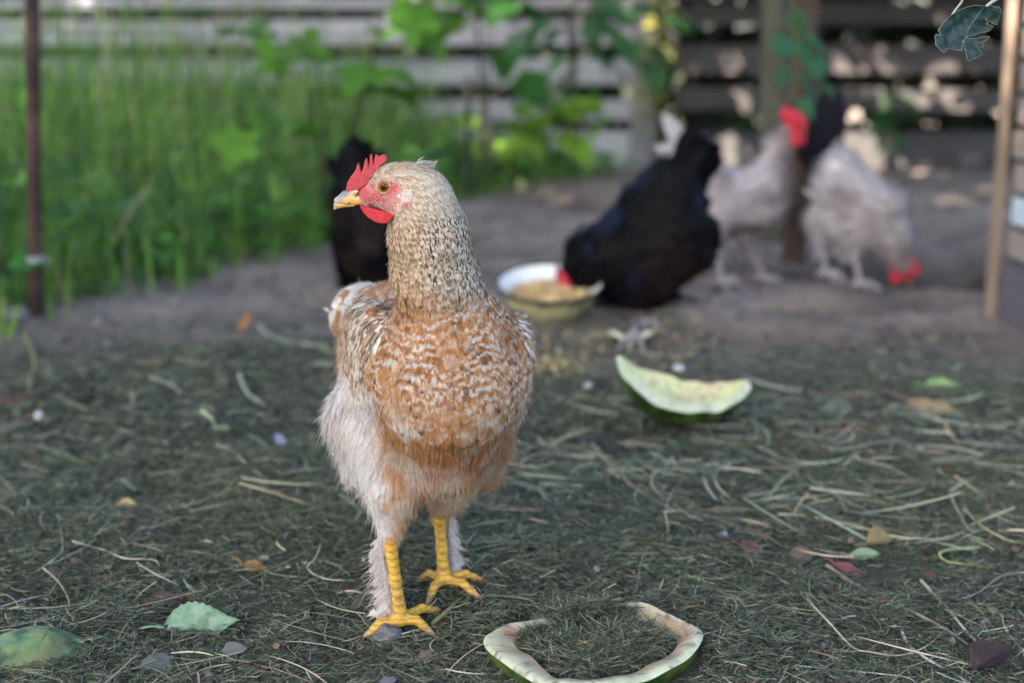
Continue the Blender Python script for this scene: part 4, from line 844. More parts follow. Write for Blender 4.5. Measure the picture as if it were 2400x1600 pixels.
bird('black_hen', 'black hen seen from behind with raised tail, half hidden by the speckled hen', (-.27, 2.86, 0), [
    (kW(882, 600), kW(905, 545, .06), .080, .078, (-.1, -.5, .4), .03), (kW(870, 520), kW(905, 500, .05), .074, .060, (-.2, -.3, 1), .03), (kW(848, 470), kW(838, 392), .058, .040, (-.1, 0, 1), .03), (kW(905, 590, .1), kW(930, 560, .18), .07, .05, (0, -1, .2), .03),
    (kW(930, 560, .18), kW(945, 640, .24), .040, .024, (0, -.5, 1), .02), (kW(870, 650), kW(870, 690), .035, .015, (0, 0, -1), .02), (kW(925, 650), kW(925, 690), .035, .015, (0, 0, -1), .02)],
    pal_black2, [(kW(870, 688), kA, toes3(kA, .2, 1)), (kW(925, 688), kB, toes3(kB, .2, 1))], [('comb', comb_blobs(kW(940, 615, .235), [.01, .01, -.03], [.1, .9, .3], 4, .014))],
    tailq=(kW(850, 470), kW(832, 340), [.10, .05, 0], 15, (.005, .005, .0065)), seed=211, mat=M_DARKFEATHER, beak=(kW(946, 655, .25), kW(950, 675, .26)))
rW = lambda x, y, dy=0: W(x, y, 3.12 + dy)
def pal_pale(P):
    c = mixc((.40, .365, .385), (.25, .22, .235), sstep(.45, .7, vn3(P, 28, 7))); nk = sstep(.545, .60, P[..., 0]) * sstep(.19, .23, P[..., 2])
    c = mixc(c, (.17, .135, .135), nk * .8); return mixc(c, (.20, .165, .165), .8 * sstep(.56, .60, P[..., 0]))
q1, q2 = G(1692, 662, .014), G(1792, 648, .014)
bird('pale_rooster', 'pale grey rooster standing upright with a large red comb before the tree trunk', (.52, 3.12, 0), [
    (rW(1712, 470), rW(1785, 455), .064, .058, (-1, 0, .1), .03), (rW(1795, 470), rW(1800, 430), .050, .046, (-.3, 0, -1), .03), (rW(1800, 430), rW(1832, 335), .046, .025, (-.3, 0, -1), .02), (rW(1832, 335), rW(1856, 296), .025, .019, (-.6, 0, -.8), .015),
    (rW(1690, 440), rW(1640, 390), .046, .028, (-.7, 0, .7), .03), (rW(1692, 500), rW(1678, 572), .046, .016, (0, 0, -1), .03), (rW(1750, 510, .05), rW(1748, 572, .05), .040, .015, (0, 0, -1), .03)],
    pal_pale, [(rW(1678, 568), q1, toes3(q1, .8, -.5)), (rW(1748, 568, .05), q2, toes3(q2, .9, -.4))],
    [('comb', comb_blobs(rW(1882, 290, -.012), [-.040, 0, .016], [-.15, 0, 1], 5, .022, .0095)), ('wattle', [(rW(1862, 312, -.022), rW(1866, 335, -.026), .012, .010), (rW(1876, 312, 0), rW(1878, 332, -.005), .011, .009)]), ('face', [(rW(1852, 296, -.012), rW(1874, 300, -.008), .013, .010)])],
    tailq=(rW(1650, 405), rW(1580, 300), [.035, .05, .03], 8, (.40, .37, .40)), seed=221, cat='rooster', legcol=(.34, .29, .29), beak=(rW(1876, 298, -.01), rW(1893, 306, -.015)), eye=[rW(1866, 293, -.022)])
cW = lambda x, y, dy=0: W(x, y, 3.06 + dy)
def pal_white(P):
    c = mixc((.46, .43, .46), (.31, .28, .30), sstep(.45, .7, vn3(P, 26, 9))); tail = sstep(.68, .63, P[..., 0]) * sstep(.20, .24, P[..., 2])
    c = mixc(c, (.028, .026, .040), tail); return mixc(c, (.24, .20, .21), .6 * sstep(.12, .07, P[..., 2]) * sstep(.78, .83, P[..., 0]))
w1, w2 = G(2016, 662, .014), G(1935, 642, .014)
bird('white_rooster', 'white rooster with dark tail bowing its red-combed head to peck the ground', (.70, 3.06, 0), [
    (cW(1978, 440), cW(2058, 495), .060, .060, (-.8, 0, .5), .03), (cW(1985, 520), cW(2040, 530), .045, .048, (-1, 0, 0), .03), (cW(1972, 430, .03), cW(1945, 400, .16), .048, .030, (-.4, .5, 1), .03), (cW(1980, 395), cW(1972, 378, .03), .034, .026, (-.4, 0, 1), .02),
    (cW(2075, 500), cW(2096, 575), .046, .036, (-.3, 0, 1), .025), (cW(2096, 575), cW(2112, 625), .036, .020, (-.3, 0, 1), .02), (cW(2112, 625), cW(2122, 640), .020, .017, (-.3, 0, 1), .01),
    (cW(1985, 520), cW(1998, 585), .036, .014, (0, 0, -1), .03), (cW(1925, 510, .04), cW(1925, 570, .04), .034, .014, (0, 0, -1), .03)],
    pal_white, [(cW(1998, 580), w1, toes3(w1, .8, -.4)), (cW(1925, 566, .04), w2, toes3(w2, .8, -.4))],
    [('comb', comb_blobs(cW(2118, 612, -.006), [.022, -.005, -.024], [.75, -.1, .5], 5, .018, .009)), ('wattle', [(cW(2098, 642, -.014), cW(2098, 655, -.018), .011, .010)]), ('face', [(cW(2112, 632, -.012), cW(2126, 648, -.010), .013, .011)])],
    tailq=(cW(1932, 440, .17), cW(1905, 235, .24), [.045, .04, .02], 12, (.009, .009, .018)), seed=231, cat='rooster', legcol=(.36, .33, .36), beak=(cW(2126, 652, -.008), cW(2132, 672, -.010)), eye=[cW(2118, 634, -.024)])

# ------------------------------------------------------------------ enamel bowl and feed
def build_bowl():
    c = np.array([*W(1288, 665, 2.56)[:2], .082]); Mx = Matrix.Translation(Vector(c)) @ Matrix.Rotation(R(12.0), 4, 'X')
    t = thing('enamel_bowl', c, 'white enamel feed bowl with a dark rim and stained yellowish outside', 'bowl')
    m = MB(); pr = np.array([(.0005, -.064), (.058, -.064), (.064, -.062), (.070, -.056), (.084, -.026), (.092, -.008), (.0955, -.0015)]); m.lathe(pr, 56, (.36, .35, .20), Mx)
    V = np.concatenate(m.v); col = mixc((.36, .35, .20), (.10, .085, .04), sstep(.55, .75, vn3(V, 55, 4))); lz = (V - c) @ np.array(Mx.to_3x3())[:, 2]; col = mixc(col, (.035, .035, .022), sstep(-.050, -.060, lz)); m.c = [col]
    obj('shell', m.mesh(), M_ENAMEL_OLD, t)
    m = MB(); m.lathe([(.0950, -.0005), (.091, -.008), (.082, -.028), (.068, -.052), (.058, -.059), (.0005, -.060)], 56, (.74, .77, .82), Mx); obj('lining', m.mesh(), M_ENAMEL, t)
    m = MB(); a = np.linspace(0, 2 * np.pi, 13); m.lathe([(.0968 + .0030 * math.cos(x), -.0028 + .0044 * math.sin(x)) for x in a], 56, (.012, .015, .012), Mx); obj('rim', m.mesh(), M_ENAMEL, t)
    r_ = np.random.default_rng(300); m = MB(); pr = [(.0005, -.020), (.03, -.021), (.06, -.027), (.078, -.0345)]; M2 = Mx
    m.lathe(pr, 40, (.55, .38, .18), M2); n = 900; rr = .076 * np.sqrt(r_.random(n)); a = r_.uniform(0, 2 * np.pi, n)
    P = np.stack([rr * np.cos(a), rr * np.sin(a), np.interp(rr, [0, .03, .06, .078], [-.020, -.021, -.027, -.0345]) + r_.uniform(0, .006, n)], 1); P = P @ np.array(Mx.to_3x3()).T + c
    V, F = leaf_geo(P, rand_unit(r_, n), rand_unit(r_, n), r_.uniform(.005, .011, n), out=leaf_outline('ovate', 4), seed=2); m.add(V, F, np.repeat(pick([(.64, .47, .22), (.70, .58, .38), (.50, .32, .14), (.66, .40, .28)], [.45, .3, .15, .1], n, .15), V.shape[1], 0))
    obj('feed_mash', m.mesh(), M_FEED, label='coarse golden feed mash heaped in the enamel bowl', cat='feed', kind='stuff')
    m = MB(); n = 620; px = r_.normal(0, 1, n); k = r_.integers(0, 3, n); cx = np.array([1330, 1560, 1290])[k]; cy = np.array([805, 790, 850])[k]; sx = np.array([85, 85, 50])[k]; sy = np.array([24, 30, 20])[k]
    P = np.array([G(cx[i] + sx[i] * px[i], cy[i] + sy[i] * r_.normal(), .003) for i in range(n)]); V, F = leaf_geo(P, rand_unit(r_, n), rand_unit(r_, n), r_.uniform(.004, .010, n), out=leaf_outline('ovate', 4), seed=3)
    m.add(V, F, np.repeat(pick([(.42, .33, .17), (.46, .40, .25), (.26, .15, .07)], [.5, .3, .2], n, .2), V.shape[1], 0)); obj('spilled_grain', m.mesh(), M_FEED, label='golden grain crumbs spilled on the earth below the bowl and black hen', cat='grain', kind='stuff')
build_bowl()

# ------------------------------------------------------------------ melon rinds
def rind_color(V, layer, seed):
    n, n2 = vn3(V, 70, seed), vn3(V, 260, seed + 1)
    if layer == 'skin':
        s = sstep(.45, .62, vn3(V * np.array([1, 1, .5]), 60, seed + 2)); return mixc((.016, .042, .007), (.055, .092, .018), s)
    if layer == 'rim': return mixc(mixc((.47, .52, .32), (.57, .58, .45), n), (.34, .29, .20), .6 * sstep(.66, .82, n2))
    c = mixc((.60, .60, .33), (.62, .50, .36), .8 * sstep(.48, .75, n)); return mixc(c, (.16, .12, .08), .75 * sstep(.62, .80, .6 * n2 + .4 * vn3(V, 110, seed + 3)))
def grid_faces(a, b, flip=False):
    i, j = np.meshgrid(np.arange(a - 1) * b, np.arange(b - 1), indexing='ij'); F = np.stack([i + j, i + j + b, i + j + b + 1, i + j + 1], -1).reshape(-1, 4); return F[:, ::-1] if flip else F
def lune(name, label, O, Rm, Rad, xs_, ph, th, thick, seed, flesh=True):
    """a wedge of melon rind: poles along local x, the wedge angle ph measured from straight down towards local +y"""
    nt_, np_ = 60, 34; TH = np.linspace(R(th[0]), R(th[1]), nt_); PH = np.linspace(R(ph[0]), R(ph[1]), np_); T_, P_ = np.meshgrid(TH, PH, indexing='ij')
    r_ = np.random.default_rng(seed); wob = 1 + .02 * (vn2(T_ * 3, P_ * 3, seed) - .5)
    P_ = P_ + R(6) * (P_ - PH.mean()) / (PH[-1] - PH[0]) * 2 * (vn2(T_ * 4.2, np.zeros_like(T_) + np.sign(P_ - PH.mean()) * 3, seed + 7) - .6)
    def surf(rad):
        q = np.stack([-np.cos(T_) * rad * xs_, np.sin(T_) * np.sin(P_) * rad, -np.sin(T_) * np.cos(P_) * rad], -1).reshape(-1, 3); return q @ np.asarray(Rm).T + O
    tk = thick * (.35 + .65 * np.sin(T_) ** .6) * (1 + .25 * (vn2(T_ * 5, P_ * 5, seed + 5) - .5)); Vo, Vi = surf(Rad * wob), surf(Rad * wob - tk)
    t = thing(name, O * [1, 1, 0], label, 'melon rind'); N0 = np_
    m = MB(); m.add(Vo, grid_faces(nt_, np_), rind_color(Vo, 'skin', seed)); obj('skin', m.mesh(), M_RIND, t)
    m = MB(); m.add(Vi, grid_faces(nt_, np_, True), rind_color(Vi, 'flesh', seed)); idx = np.arange(nt_ * np_).reshape(nt_, np_)
    loop = np.concatenate([idx[:, 0], idx[-1, 1:], idx[-2::-1, -1], idx[0, -2:0:-1]]); k = len(loop); A, B = Vo[loop], Vi[loop]; mid = A * .5 + B * .5 + (A - O) * .006
    a = np.arange(k); b = (a + 1) % k; Vr = np.concatenate([A, mid, B]); m.add(Vr, np.concatenate([np.stack([a, b, b + k, a + k], 1), np.stack([a + k, b + k, b + 2 * k, a + 2 * k], 1)]), rind_color(Vr, 'rim', seed))
    obj('flesh', m.mesh(), M_RIND, t); return t
def rotm(rx, ry, rz): return np.array((Matrix.Rotation(R(rz), 3, 'Z') @ Matrix.Rotation(R(ry), 3, 'Y') @ Matrix.Rotation(R(rx), 3, 'X')))
g0 = G(1605, 1008); lune('melon_rind', 'pale bitten melon rind slice propped on its green skin right of the speckled hen', g0 + [.0, .022, .082], rotm(0, 10.5, -3), .079, 1.16, (-56, 62), (8, 172), .015, 401)
g1 = G(1478, 812); lune('melon_rind', 'small scrap of melon rind under the foot of the black hen at the bowl', g1 + [0, .015, .042], rotm(-4, 0, 4), .044, .98, (-46, 30), (36, 144), .009, 411)
def bowl_rind():
    pts = [(1130, 1508), (1138, 1482), (1165, 1464), (1229, 1453), (1340, 1432), (1440, 1414), (1490, 1407), (1541, 1419), (1615, 1452), (1656, 1477), (1632, 1522), (1572, 1566), (1496, 1594), (1400, 1608), (1310, 1608), (1258, 1598), (1186, 1556)]
    zr = .014; P = np.array([G(x, y, zr) for x, y in pts]); P = catmull(np.concatenate([P[-2:], P, P[:3]]), 240); s = np.linspace(-2, len(pts) + 2, 240); P = P[(s >= 0) & (s < len(pts))]; kk = np.exp(-np.arange(-16, 17) ** 2 / 60.); kk /= kk.sum(); P = np.stack([np.convolve(np.concatenate([P[-16:, a], P[:, a], P[:16, a]]), kk, 'valid') for a in range(3)], 1)
    n = len(P); c = P.mean(0); c[2] = 0; r_ = np.random.default_rng(421); P[:, 2] += .0028 * (vn2(np.arange(n) * .12, np.zeros(n), 3) - .5)
    inw = unit((c - P) * [1, 1, 0]); yy_ = (P[:, 1] - c[1]) / .09; tk = .0200 - .0095 * sstep(-.3, .6, yy_) + .007 * sstep(.2, .8, (c[0] - P[:, 0]) / .1) + .003 * (vn2(np.arange(n) * .13, np.zeros(n) + 5, 4) - .5)
    t = thing('melon_rind', c, 'hollowed melon rind lying like a dish, filled with hay clippings, in front', 'melon rind')
    def rings(fr, dz, base):
        rows = []
        for f, z in zip(fr, dz): q = base + ((c - base) * [1, 1, 0]) * f; q = q.copy(); q[:, 2] = base[:, 2] + z; rows.append(q)
        return np.concatenate(rows)
    def ringF(k, flip):
        i = np.arange(k - 1)[:, None] * n; j = np.arange(n)[None]; j2 = (j + 1) % n; F = np.stack([i + j, i + j2, i + j2 + n, i + j + n], -1).reshape(-1, 4); return F[:, ::-1] if flip else F
    fo = np.array([0, .012, .05, .13, .28, .5, .8, .999]); Vo = rings(fo, np.array([-.002, -.010, -.019, -.028, -.036, -.042, -.045, -.046]), P); m = MB(); m.add(Vo, ringF(8, True), rind_color(Vo, 'skin', 421)); obj('skin', m.mesh(), M_RIND, t)
    Pi = P + inw * tk[:, None]; Pi[:, 2] -= .0035; band = np.concatenate([P - [0, 0, .002], P + inw * .004 + [0, 0, .0008], P * .45 + Pi * .55 + [0, 0, .0012], Pi]); m = MB(); cb = rind_color(band, 'rim', 421); cb = mixc(cb, (.15, .11, .07), .9 * sstep(.56, .70, .5 * vn3(band, 150, 9) + .5 * vn3(band, 420, 10)))
    cb = mixc(cb, (.36, .21, .15), np.repeat([0, .05, .45, .95], n) * (.4 + .9 * vn3(band, 60, 7))); m.add(band, ringF(4, False), cb)
    fi = np.array([0, .05, .14, .3, .55, .8, .999]); Vi = rings(fi, np.array([0, -.006, -.012, -.018, -.022, -.024, -.025]), Pi); m.add(Vi, ringF(7, False), mixc(rind_color(Vi, 'flesh', 431), (.28, .17, .12), .6)); obj('flesh', m.mesh(), M_RIND, t)
    return P, Pi, c
RP, RPi, RC = bowl_rind()
def dome_rind():
    c = G(88, 1612, -.034); n1, n2 = 60, 30; a, b = np.meshgrid(np.linspace(0, 2 * np.pi, n1), np.linspace(.02, np.pi * .55, n2), indexing='ij')
    q = np.stack([.060 * np.sin(b) * np.cos(a), .052 * np.sin(b) * np.sin(a), .052 * np.cos(b)], -1).reshape(-1, 3) * (1 + .03 * (vn3(np.stack([np.cos(a), np.sin(a), b], -1).reshape(-1, 3), 3, 5) - .5))[:, None]; V = q @ rotm(6, 12, 10).T + c
    s = vn3(V, 75, 12) * .6 + vn3(V, 190, 13) * .4; col = mixc((.030, .075, .040), (.10, .19, .08), sstep(.36, .48, s)); col = mixc(col, (.17, .22, .085), sstep(.54, .62, s)); col = mixc(col, (.10, .08, .05), .6 * sstep(.55, .75, vn3(V, 45, 33)))
    t = thing('melon_rind', c, 'mottled green melon rind lying skin side up in the near left corner', 'melon rind'); obj('skin', mesh_np(V, grid_faces(n1, n2), col), M_RIND, t)
    V2 = (q * .86) @ rotm(6, 12, 10).T + c - [0, 0, .004]; obj('flesh', mesh_np(V2, grid_faces(n1, n2, True), rind_color(V2, 'flesh', 441)), M_RIND, t)
dome_rind()

# ------------------------------------------------------------------ brick pier and lath at the right
def build_pier():
    r_ = np.random.default_rng(501); x0, y0 = .956, 2.31; t = thing('brick_pier', (x0 + .2, y0 + .12, 0), 'grey brick pier with one pale blue painted brick at the edge of the yard', 'pier')
    m = MB(); m.box((x0 + .008, y0 + .008, -.05), (x0 + .45, y0 + .40, 1.3), (.075, .07, .07)); obj('mortar', m.mesh(False), M_BRICK, t); mb = MB()
    for k in range(19):
        z = .108 + k * .0625; off = 0 if k % 2 else -.10
        for j in range(-1, 4):
            a, b = x0 + off + j * .205, x0 + off + j * .205 + .195; a, b = max(a, x0), min(b, x0 + .455)
            if b - a < .03: continue
            q = MB(); dx, dy = r_.normal(0, .002), r_.normal(0, .002); c = np.array((.30, .25, .235)) * math.exp(r_.normal(0, .15)); blue = (k == 1 and a == x0)
            if blue: c = (.50, .60, .70)
            q.box((a + dx, y0 + dy, z), (b + dx, y0 + .41, z + .050), c)
            if blue: obj('painted_brick', q.mesh(False), M_BRICK, t, 'pale blue painted brick')
            else: mb.add(q.v[0], q.q[0], q.c[0])
    obj('brickwork', mb.mesh(False), M_BRICK, t)
    m = MB(); m.box((x0 - .012, y0 - .03, -.06), (x0 + .47, y0 + .404, .098), (.115, .110, .128)); obj('footing', m.mesh(False), M_STONE, t)
    m = MB(); zz = np.linspace(-.03, 1.25, 14); V = []
    for z in zz:
        w_ = .0085 + .0012 * math.sin(z * 9); xx = .930 + .002 * math.sin(z * 4); V += [(xx - w_, y0 + .405, z), (xx + w_, y0 + .405, z), (xx + w_, y0 + .418, z), (xx - w_, y0 + .418, z)]
    F = [(i * 4 + a, i * 4 + (a + 1) % 4, i * 4 + 4 + (a + 1) % 4, i * 4 + 4 + a) for i in range(13) for a in range(4)] + [(52, 53, 54, 55)]; m.add(V, F, (.25, .195, .155))
    obj('wooden_lath', m.mesh(False), M_LATH, label='bare pale wooden lath standing upright against the brick pier', cat='lath', loc=(.930, y0 + .412, 0))
build_pier()
def build_old_post():
    b = W(1860, 618, 3.34); b = np.array([b[0], b[1], 0]); z = np.linspace(-.06, 1.1, 24); r_ = np.random.default_rng(9)
    m = MB(); m.tube(np.stack([b[0] + .006 * np.sin(z * 5), b[1] + .004 * np.cos(z * 4), z], 1), np.linspace(.033, .025, 24) + .002 * r_.normal(0, 1, 24), 12, (.095, .066, .055)); obj('old_post', m.mesh(), M_BARK, label='thin weathered brown wooden post standing close behind the rooster', cat='post', loc=b)
build_old_post()

# ------------------------------------------------------------------ small loose things lying about
def lump(name, label, cat, px, py, size, col, seed, up=.3):
    c = G(px, py); n1, n2 = 26, 14; a, b = np.meshgrid(np.linspace(0, 2 * np.pi, n1, endpoint=False), np.linspace(.0001, np.pi - .0001, n2), indexing='ij'); d = np.stack([np.sin(b) * np.cos(a), np.sin(b) * np.sin(a), np.cos(b)], -1).reshape(-1, 3)
    r_ = 1 + .75 * (vn3(d + seed, 1.6, seed) - .5) + .3 * (vn3(d + seed, 4, seed + 1) - .5); V = d * r_[:, None] * np.asarray(size); V += c + [0, 0, size[2] * up]
    i = np.arange(n1)[:, None] * n2; i2 = ((np.arange(n1) + 1) % n1)[:, None] * n2; j = np.arange(n2 - 1)[None]; F = np.stack([i + j, i + j + 1, i2 + j + 1, i2 + j], -1).reshape(-1, 4)
    return obj(name, mesh_np(V, F, np.asarray(col) * (.7 + .6 * vn3(V, 400, seed))[:, None]), M_STONE, label=label, cat=cat, loc=c)
lump('stone', 'round grey stone lying on the toes of the speckled hen', 'stone', 908, 1500, (.0138, .0105, .0108), (.105, .105, .118), 4, .55)
lump('pebble', 'small white pebble behind the propped melon rind', 'pebble', 1590, 866, (.007, .007, .006), (.62, .60, .62), 5)
lump('pebble', 'small white pebble on the clippings near the left edge', 'pebble', 91, 975, (.006, .006, .006), (.66, .66, .72), 7, .8)
lump('pebble', 'tiny pale pebble between speckled hen and propped rind', 'pebble', 1378, 908, (.006, .005, .005), (.50, .47, .46), 9)
lump('pebble', 'grey pebble just behind the dish-like rind', 'pebble', 1531, 1398, (.006, .005, .005), (.26, .26, .30), 11)
lump('pebble', 'bluish grey pebble beside the red leaves', 'pebble', 1697, 1260, (.007, .006, .005), (.30, .32, .36), 13)
lump('brick_fragment', 'orange brick fragment lying on the earth bank beside the pier', 'brick', 2264, 506, (.016, .013, .011), (.48, .17, .07), 15, .6)
lump('earth_clod', 'dark reddish clod of earth at the left edge', 'clod', 30, 945, (.030, .02, .012), (.07, .045, .04), 17)
lump('earth_clod', 'pale lumpy clod at the foot of the rusty fence post', 'clod', 30, 752, (.03, .03, .02), (.20, .19, .21), 19)
def fallen(name, label, px, py, ang, L, kind, col, seed, fold=.2, curl=.2, up=.006, tilt=(0, 0, 1), petiole=True, vein=True):
    """a leaf lying on the ground: ang is its direction in the photo, degrees"""
    c = G(px, py, up); d = unit([math.cos(R(ang)), math.sin(R(ang)), 0]); N = unit(np.asarray(tilt, float)); d = unit(d - N * (d @ N)); S = np.cross(N, d); o = leaf_outline(kind, 22); k = 9; r_ = np.random.default_rng(seed); m = MB()
    half = o[:22]; V = []
    for i, (u, v) in enumerate(half):
        for s in np.linspace(-1, 1, k): h_ = fold * abs(s) * v - curl * (u - .3) ** 2 + .07 * (vn2(u * 5, s * 2 + seed, seed) - .5); V.append(c + (d * (u - .5) + S * v * s + N * h_) * L)
    V = np.array(V); n_ = np.array([s for _ in half for s in np.linspace(-1, 1, k)]); cc = np.asarray(col) * (.8 + .4 * vn3(V, 240, seed))[:, None]
    if vein: uu_ = np.array([u for u, _ in half for s in range(k)]); cc = mixc(cc, np.asarray(col) * 1.35 + .02, .45 * (np.abs(n_) < .1) + .16 * (np.cos(2 * np.pi * (uu_ * 7 - np.abs(n_) * 1.3)) > .75)); cc = mixc(cc, np.asarray(col) * .45 + .01, .6 * sstep(.62, .8, vn3(V, 170, seed + 3)))
    up_ = N * .0004; m.add(V + up_, grid_faces(22, k), cc); m.add(V - up_, grid_faces(22, k, True), cc)
    if petiole: m.tube(catmull([V[k // 2], V[k // 2] - d * L * .15 + N * .004, V[k // 2] - d * L * .32 + N * .002], 6), [.0014, .0012, .0011, .001, .001, .0009], 6, np.asarray(col) * 1.2)
    return obj(name, m.mesh(), M_DULLLEAF, label=label, cat='leaf', loc=c)
fallen('fallen_leaf', 'fresh pale green toothed leaf lying on the clippings left of the hen\'s feet', 473, 1462, 12, .066, 'ovate', (.19, .30, .205), 601, fold=.12, curl=-.05, tilt=(.1, -.55, .8))
fallen('fallen_leaf', 'dry yellowish tan leaf lying alone to the left of the speckled hen', 300, 1188, -8, .034, 'ovate', (.40, .30, .16), 603, petiole=False, tilt=(0, -.4, .9))
fallen('fallen_leaf', 'reddish brown leaf, farthest left of the three red leaves', 1768, 1288, -20, .030, 'ovate', (.105, .048, .044), 605, tilt=(.1, -.5, .8))
fallen('fallen_leaf', 'dusty mauve-brown leaf curled up between the two red leaves', 1886, 1304, 20, .032, 'ovate', (.105, .070, .064), 607, fold=.6, tilt=(-.2, -.5, .8))
fallen('fallen_leaf', 'crimson leaf beside the long brown stalk', 1990, 1335, -28, .032, 'lance', (.145, .048, .052), 609, tilt=(.1, -.6, .8))
fallen('fallen_leaf', 'withered ochre and brown leaf with a curled edge', 2070, 1266, 15, .038, 'ovate', (.19, .145, .065), 611, fold=.7, curl=.5, tilt=(0, -.4, .9))
fallen('fallen_leaf', 'slim pale green leaf sliver before the withered ochre leaf', 2028, 1297, 8, .034, 'lance', (.19, .27, .15), 613, tilt=(0, -.6, .8), petiole=False)
fallen('fallen_leaf', 'dark purple-brown crumpled leaf in the near right corner', 2330, 1532, 30, .048, 'ovate', (.028, .014, .015), 615, fold=.6, curl=.6, tilt=(-.2, -.4, .9), up=.014)
fallen('fallen_leaf', 'dull grey-green leaf half sunk in the clippings near the bottom edge', 372, 1560, 60, .036, 'ovate', (.10, .13, .12), 617, tilt=(.2, -.5, .8))
fallen('fallen_leaf', 'dusky purple leaf above the pale green toothed leaf', 388, 1404, 5, .034, 'ovate', (.075, .046, .050), 619, tilt=(0, -.3, .9))
fallen('fallen_leaf', 'bright green leaf scrap lying far right on the clippings', 2215, 899, 0, .062, 'lance', (.22, .34, .13), 621, tilt=(0, -.5, .9))
fallen('fallen_leaf', 'orange-brown dead leaf left of the hen\'s forward foot', 602, 1330, -25, .034, 'lance', (.20, .115, .04), 623, tilt=(0, -.4, .9))
fallen('fallen_leaf', 'rust-brown leaf curl standing on the clippings behind the speckled hen\'s wing', 572, 752, 100, .05, 'lance', (.30, .16, .07), 625, tilt=(.4, -.8, .4), up=.02)
fallen('fallen_leaf', 'yellow straw-coloured blade lying at the right below the green scrap', 2195, 958, -25, .085, 'lance', (.26, .19, .10), 627, tilt=(0, -.4, .9), petiole=False)
fallen('feather', 'small dusky lilac feather lying left of the speckled hen', 658, 1035, -60, .034, 'lance', (.24, .22, .34), 629, tilt=(.2, -.5, .8), petiole=False)['category'] = 'feather'
def hanging_leaf():
    z = lambda x, y: (2100 + x / 7.84, y / 7.84); Y = 1.22
    out = [(1660, 110), (1800, 105), (1925, 130), (1975, 220), (1955, 300), (1930, 400), (1925, 470), (1850, 455), (1790, 400), (1740, 440), (1760, 400), (1700, 340), (1750, 430), (1850, 480), (1840, 520), (1780, 590), (1600, 620), (1500, 670), (1350, 690),
           (1500, 705), (1690, 672), (1800, 668), (1740, 730), (1650, 790), (1660, 850), (1610, 890), (1520, 860), (1600, 930), (1610, 1000), (1500, 1070), (1350, 1135), (1310, 1100), (1300, 980), (1285, 880), (1300, 760), (1225, 940), (1050, 920), (960, 900), (970, 960), (885, 990), (800, 890), (735, 815),
           (760, 760), (745, 690), (780, 620), (860, 650), (810, 560), (880, 470), (930, 400), (1060, 270), (1200, 180), (1350, 120), (1500, 90)]
    P2 = [W(*z(*p), Y) for p in out]; X = np.array([p[[0, 2]] for p in P2]); pl = [tuple(p) for p in X]; lo, hi = X.min(0), X.max(0)
    mid = np.array([W(*z(*p), Y)[[0, 2]] for p in ((1660, 110), (1440, 460), (1225, 940))])
    def dmid(Q):
        d = np.full(Q.shape[:-1], 9.0)
        for a, b in zip(mid[:-1], mid[1:]): e = b - a; t = np.clip(((Q - a) @ e) / (e @ e), 0, 1); d = np.minimum(d, np.linalg.norm(Q - a - t[..., None] * e, axis=-1))
        return d
    def yoff(Q): return .10 * dmid(Q) - 9 * dmid(Q) ** 2 + .004 * (vn2(Q[..., 0] * 160, Q[..., 1] * 160, 3) - .5) + .010 * np.sin((Q[..., 1] - lo[1]) * 60)
    def f(P):
        Q = P[..., [0, 2]]; d = sd_poly(Q[..., 0], Q[..., 1], pl); yy = np.abs(P[..., 1] - Y - yoff(Q)) - .00055; return np.maximum(d, yy * .8)
    V, F = outward(*surface_nets(f, (lo[0] - .003, Y - .012, lo[1] - .003), (hi[0] + .003, Y + .016, hi[1] + .003), .0006)); Q = V[:, [0, 2]]
    c = np.array((.017, .044, .050)) * (.75 + .5 * vn3(V, 300, 4))[:, None]; dm = dmid(Q); vein = sstep(.0009, .0004, dm); s = (Q @ unit(mid[0] - mid[2])) ; side = .5 + .5 * np.cos(2 * np.pi * (s - dm * .9) / .0085); c = mixc(c, (.13, .20, .16), .5 * vein + .09 * sstep(.86, .98, side) * (1 - vein))
    c = mixc(c, (.30, .28, .20), .55 * sstep(-.0009, -.0002, sd_poly(Q[:, 0], Q[:, 1], pl)))
    loc = W(*z(1660, 110), Y); t = thing('hanging_leaf', loc, 'torn blue-green leaf hanging sharply in focus in the upper right corner', 'leaf'); obj('blade', mesh_np(V, F, c), M_LEAF2, t)
    m = MB(); m.tube(catmull([W(*z(1660, 118), Y), W(*z(1780, 30), Y), W(*z(1900, -60), Y + .005), W(*z(2100, -300), Y + .01)], 14), np.linspace(.0013, .0018, 14), 7, (.30, .36, .36)); obj('petiole', m.mesh(), M_STRAW, t)
    m = MB(); m.tube(catmull([W(*z(1020, 300), Y + .012), W(*z(1075, 210), Y + .012), W(*z(1200, 50), Y + .012), W(*z(1260, -60), Y + .012), W(*z(1500, -300), Y + .012)], 14), .0009, 6, (.34, .36, .36)); obj('tendril', m.mesh(), M_STRAW, t)
M_LEAF2 = vmat('hanging_leaf', 0.5, 0.3, transl=0.12, var=0.2, vscale=220, bscale=420, bdist=.0012, bstr=.7)
hanging_leaf()

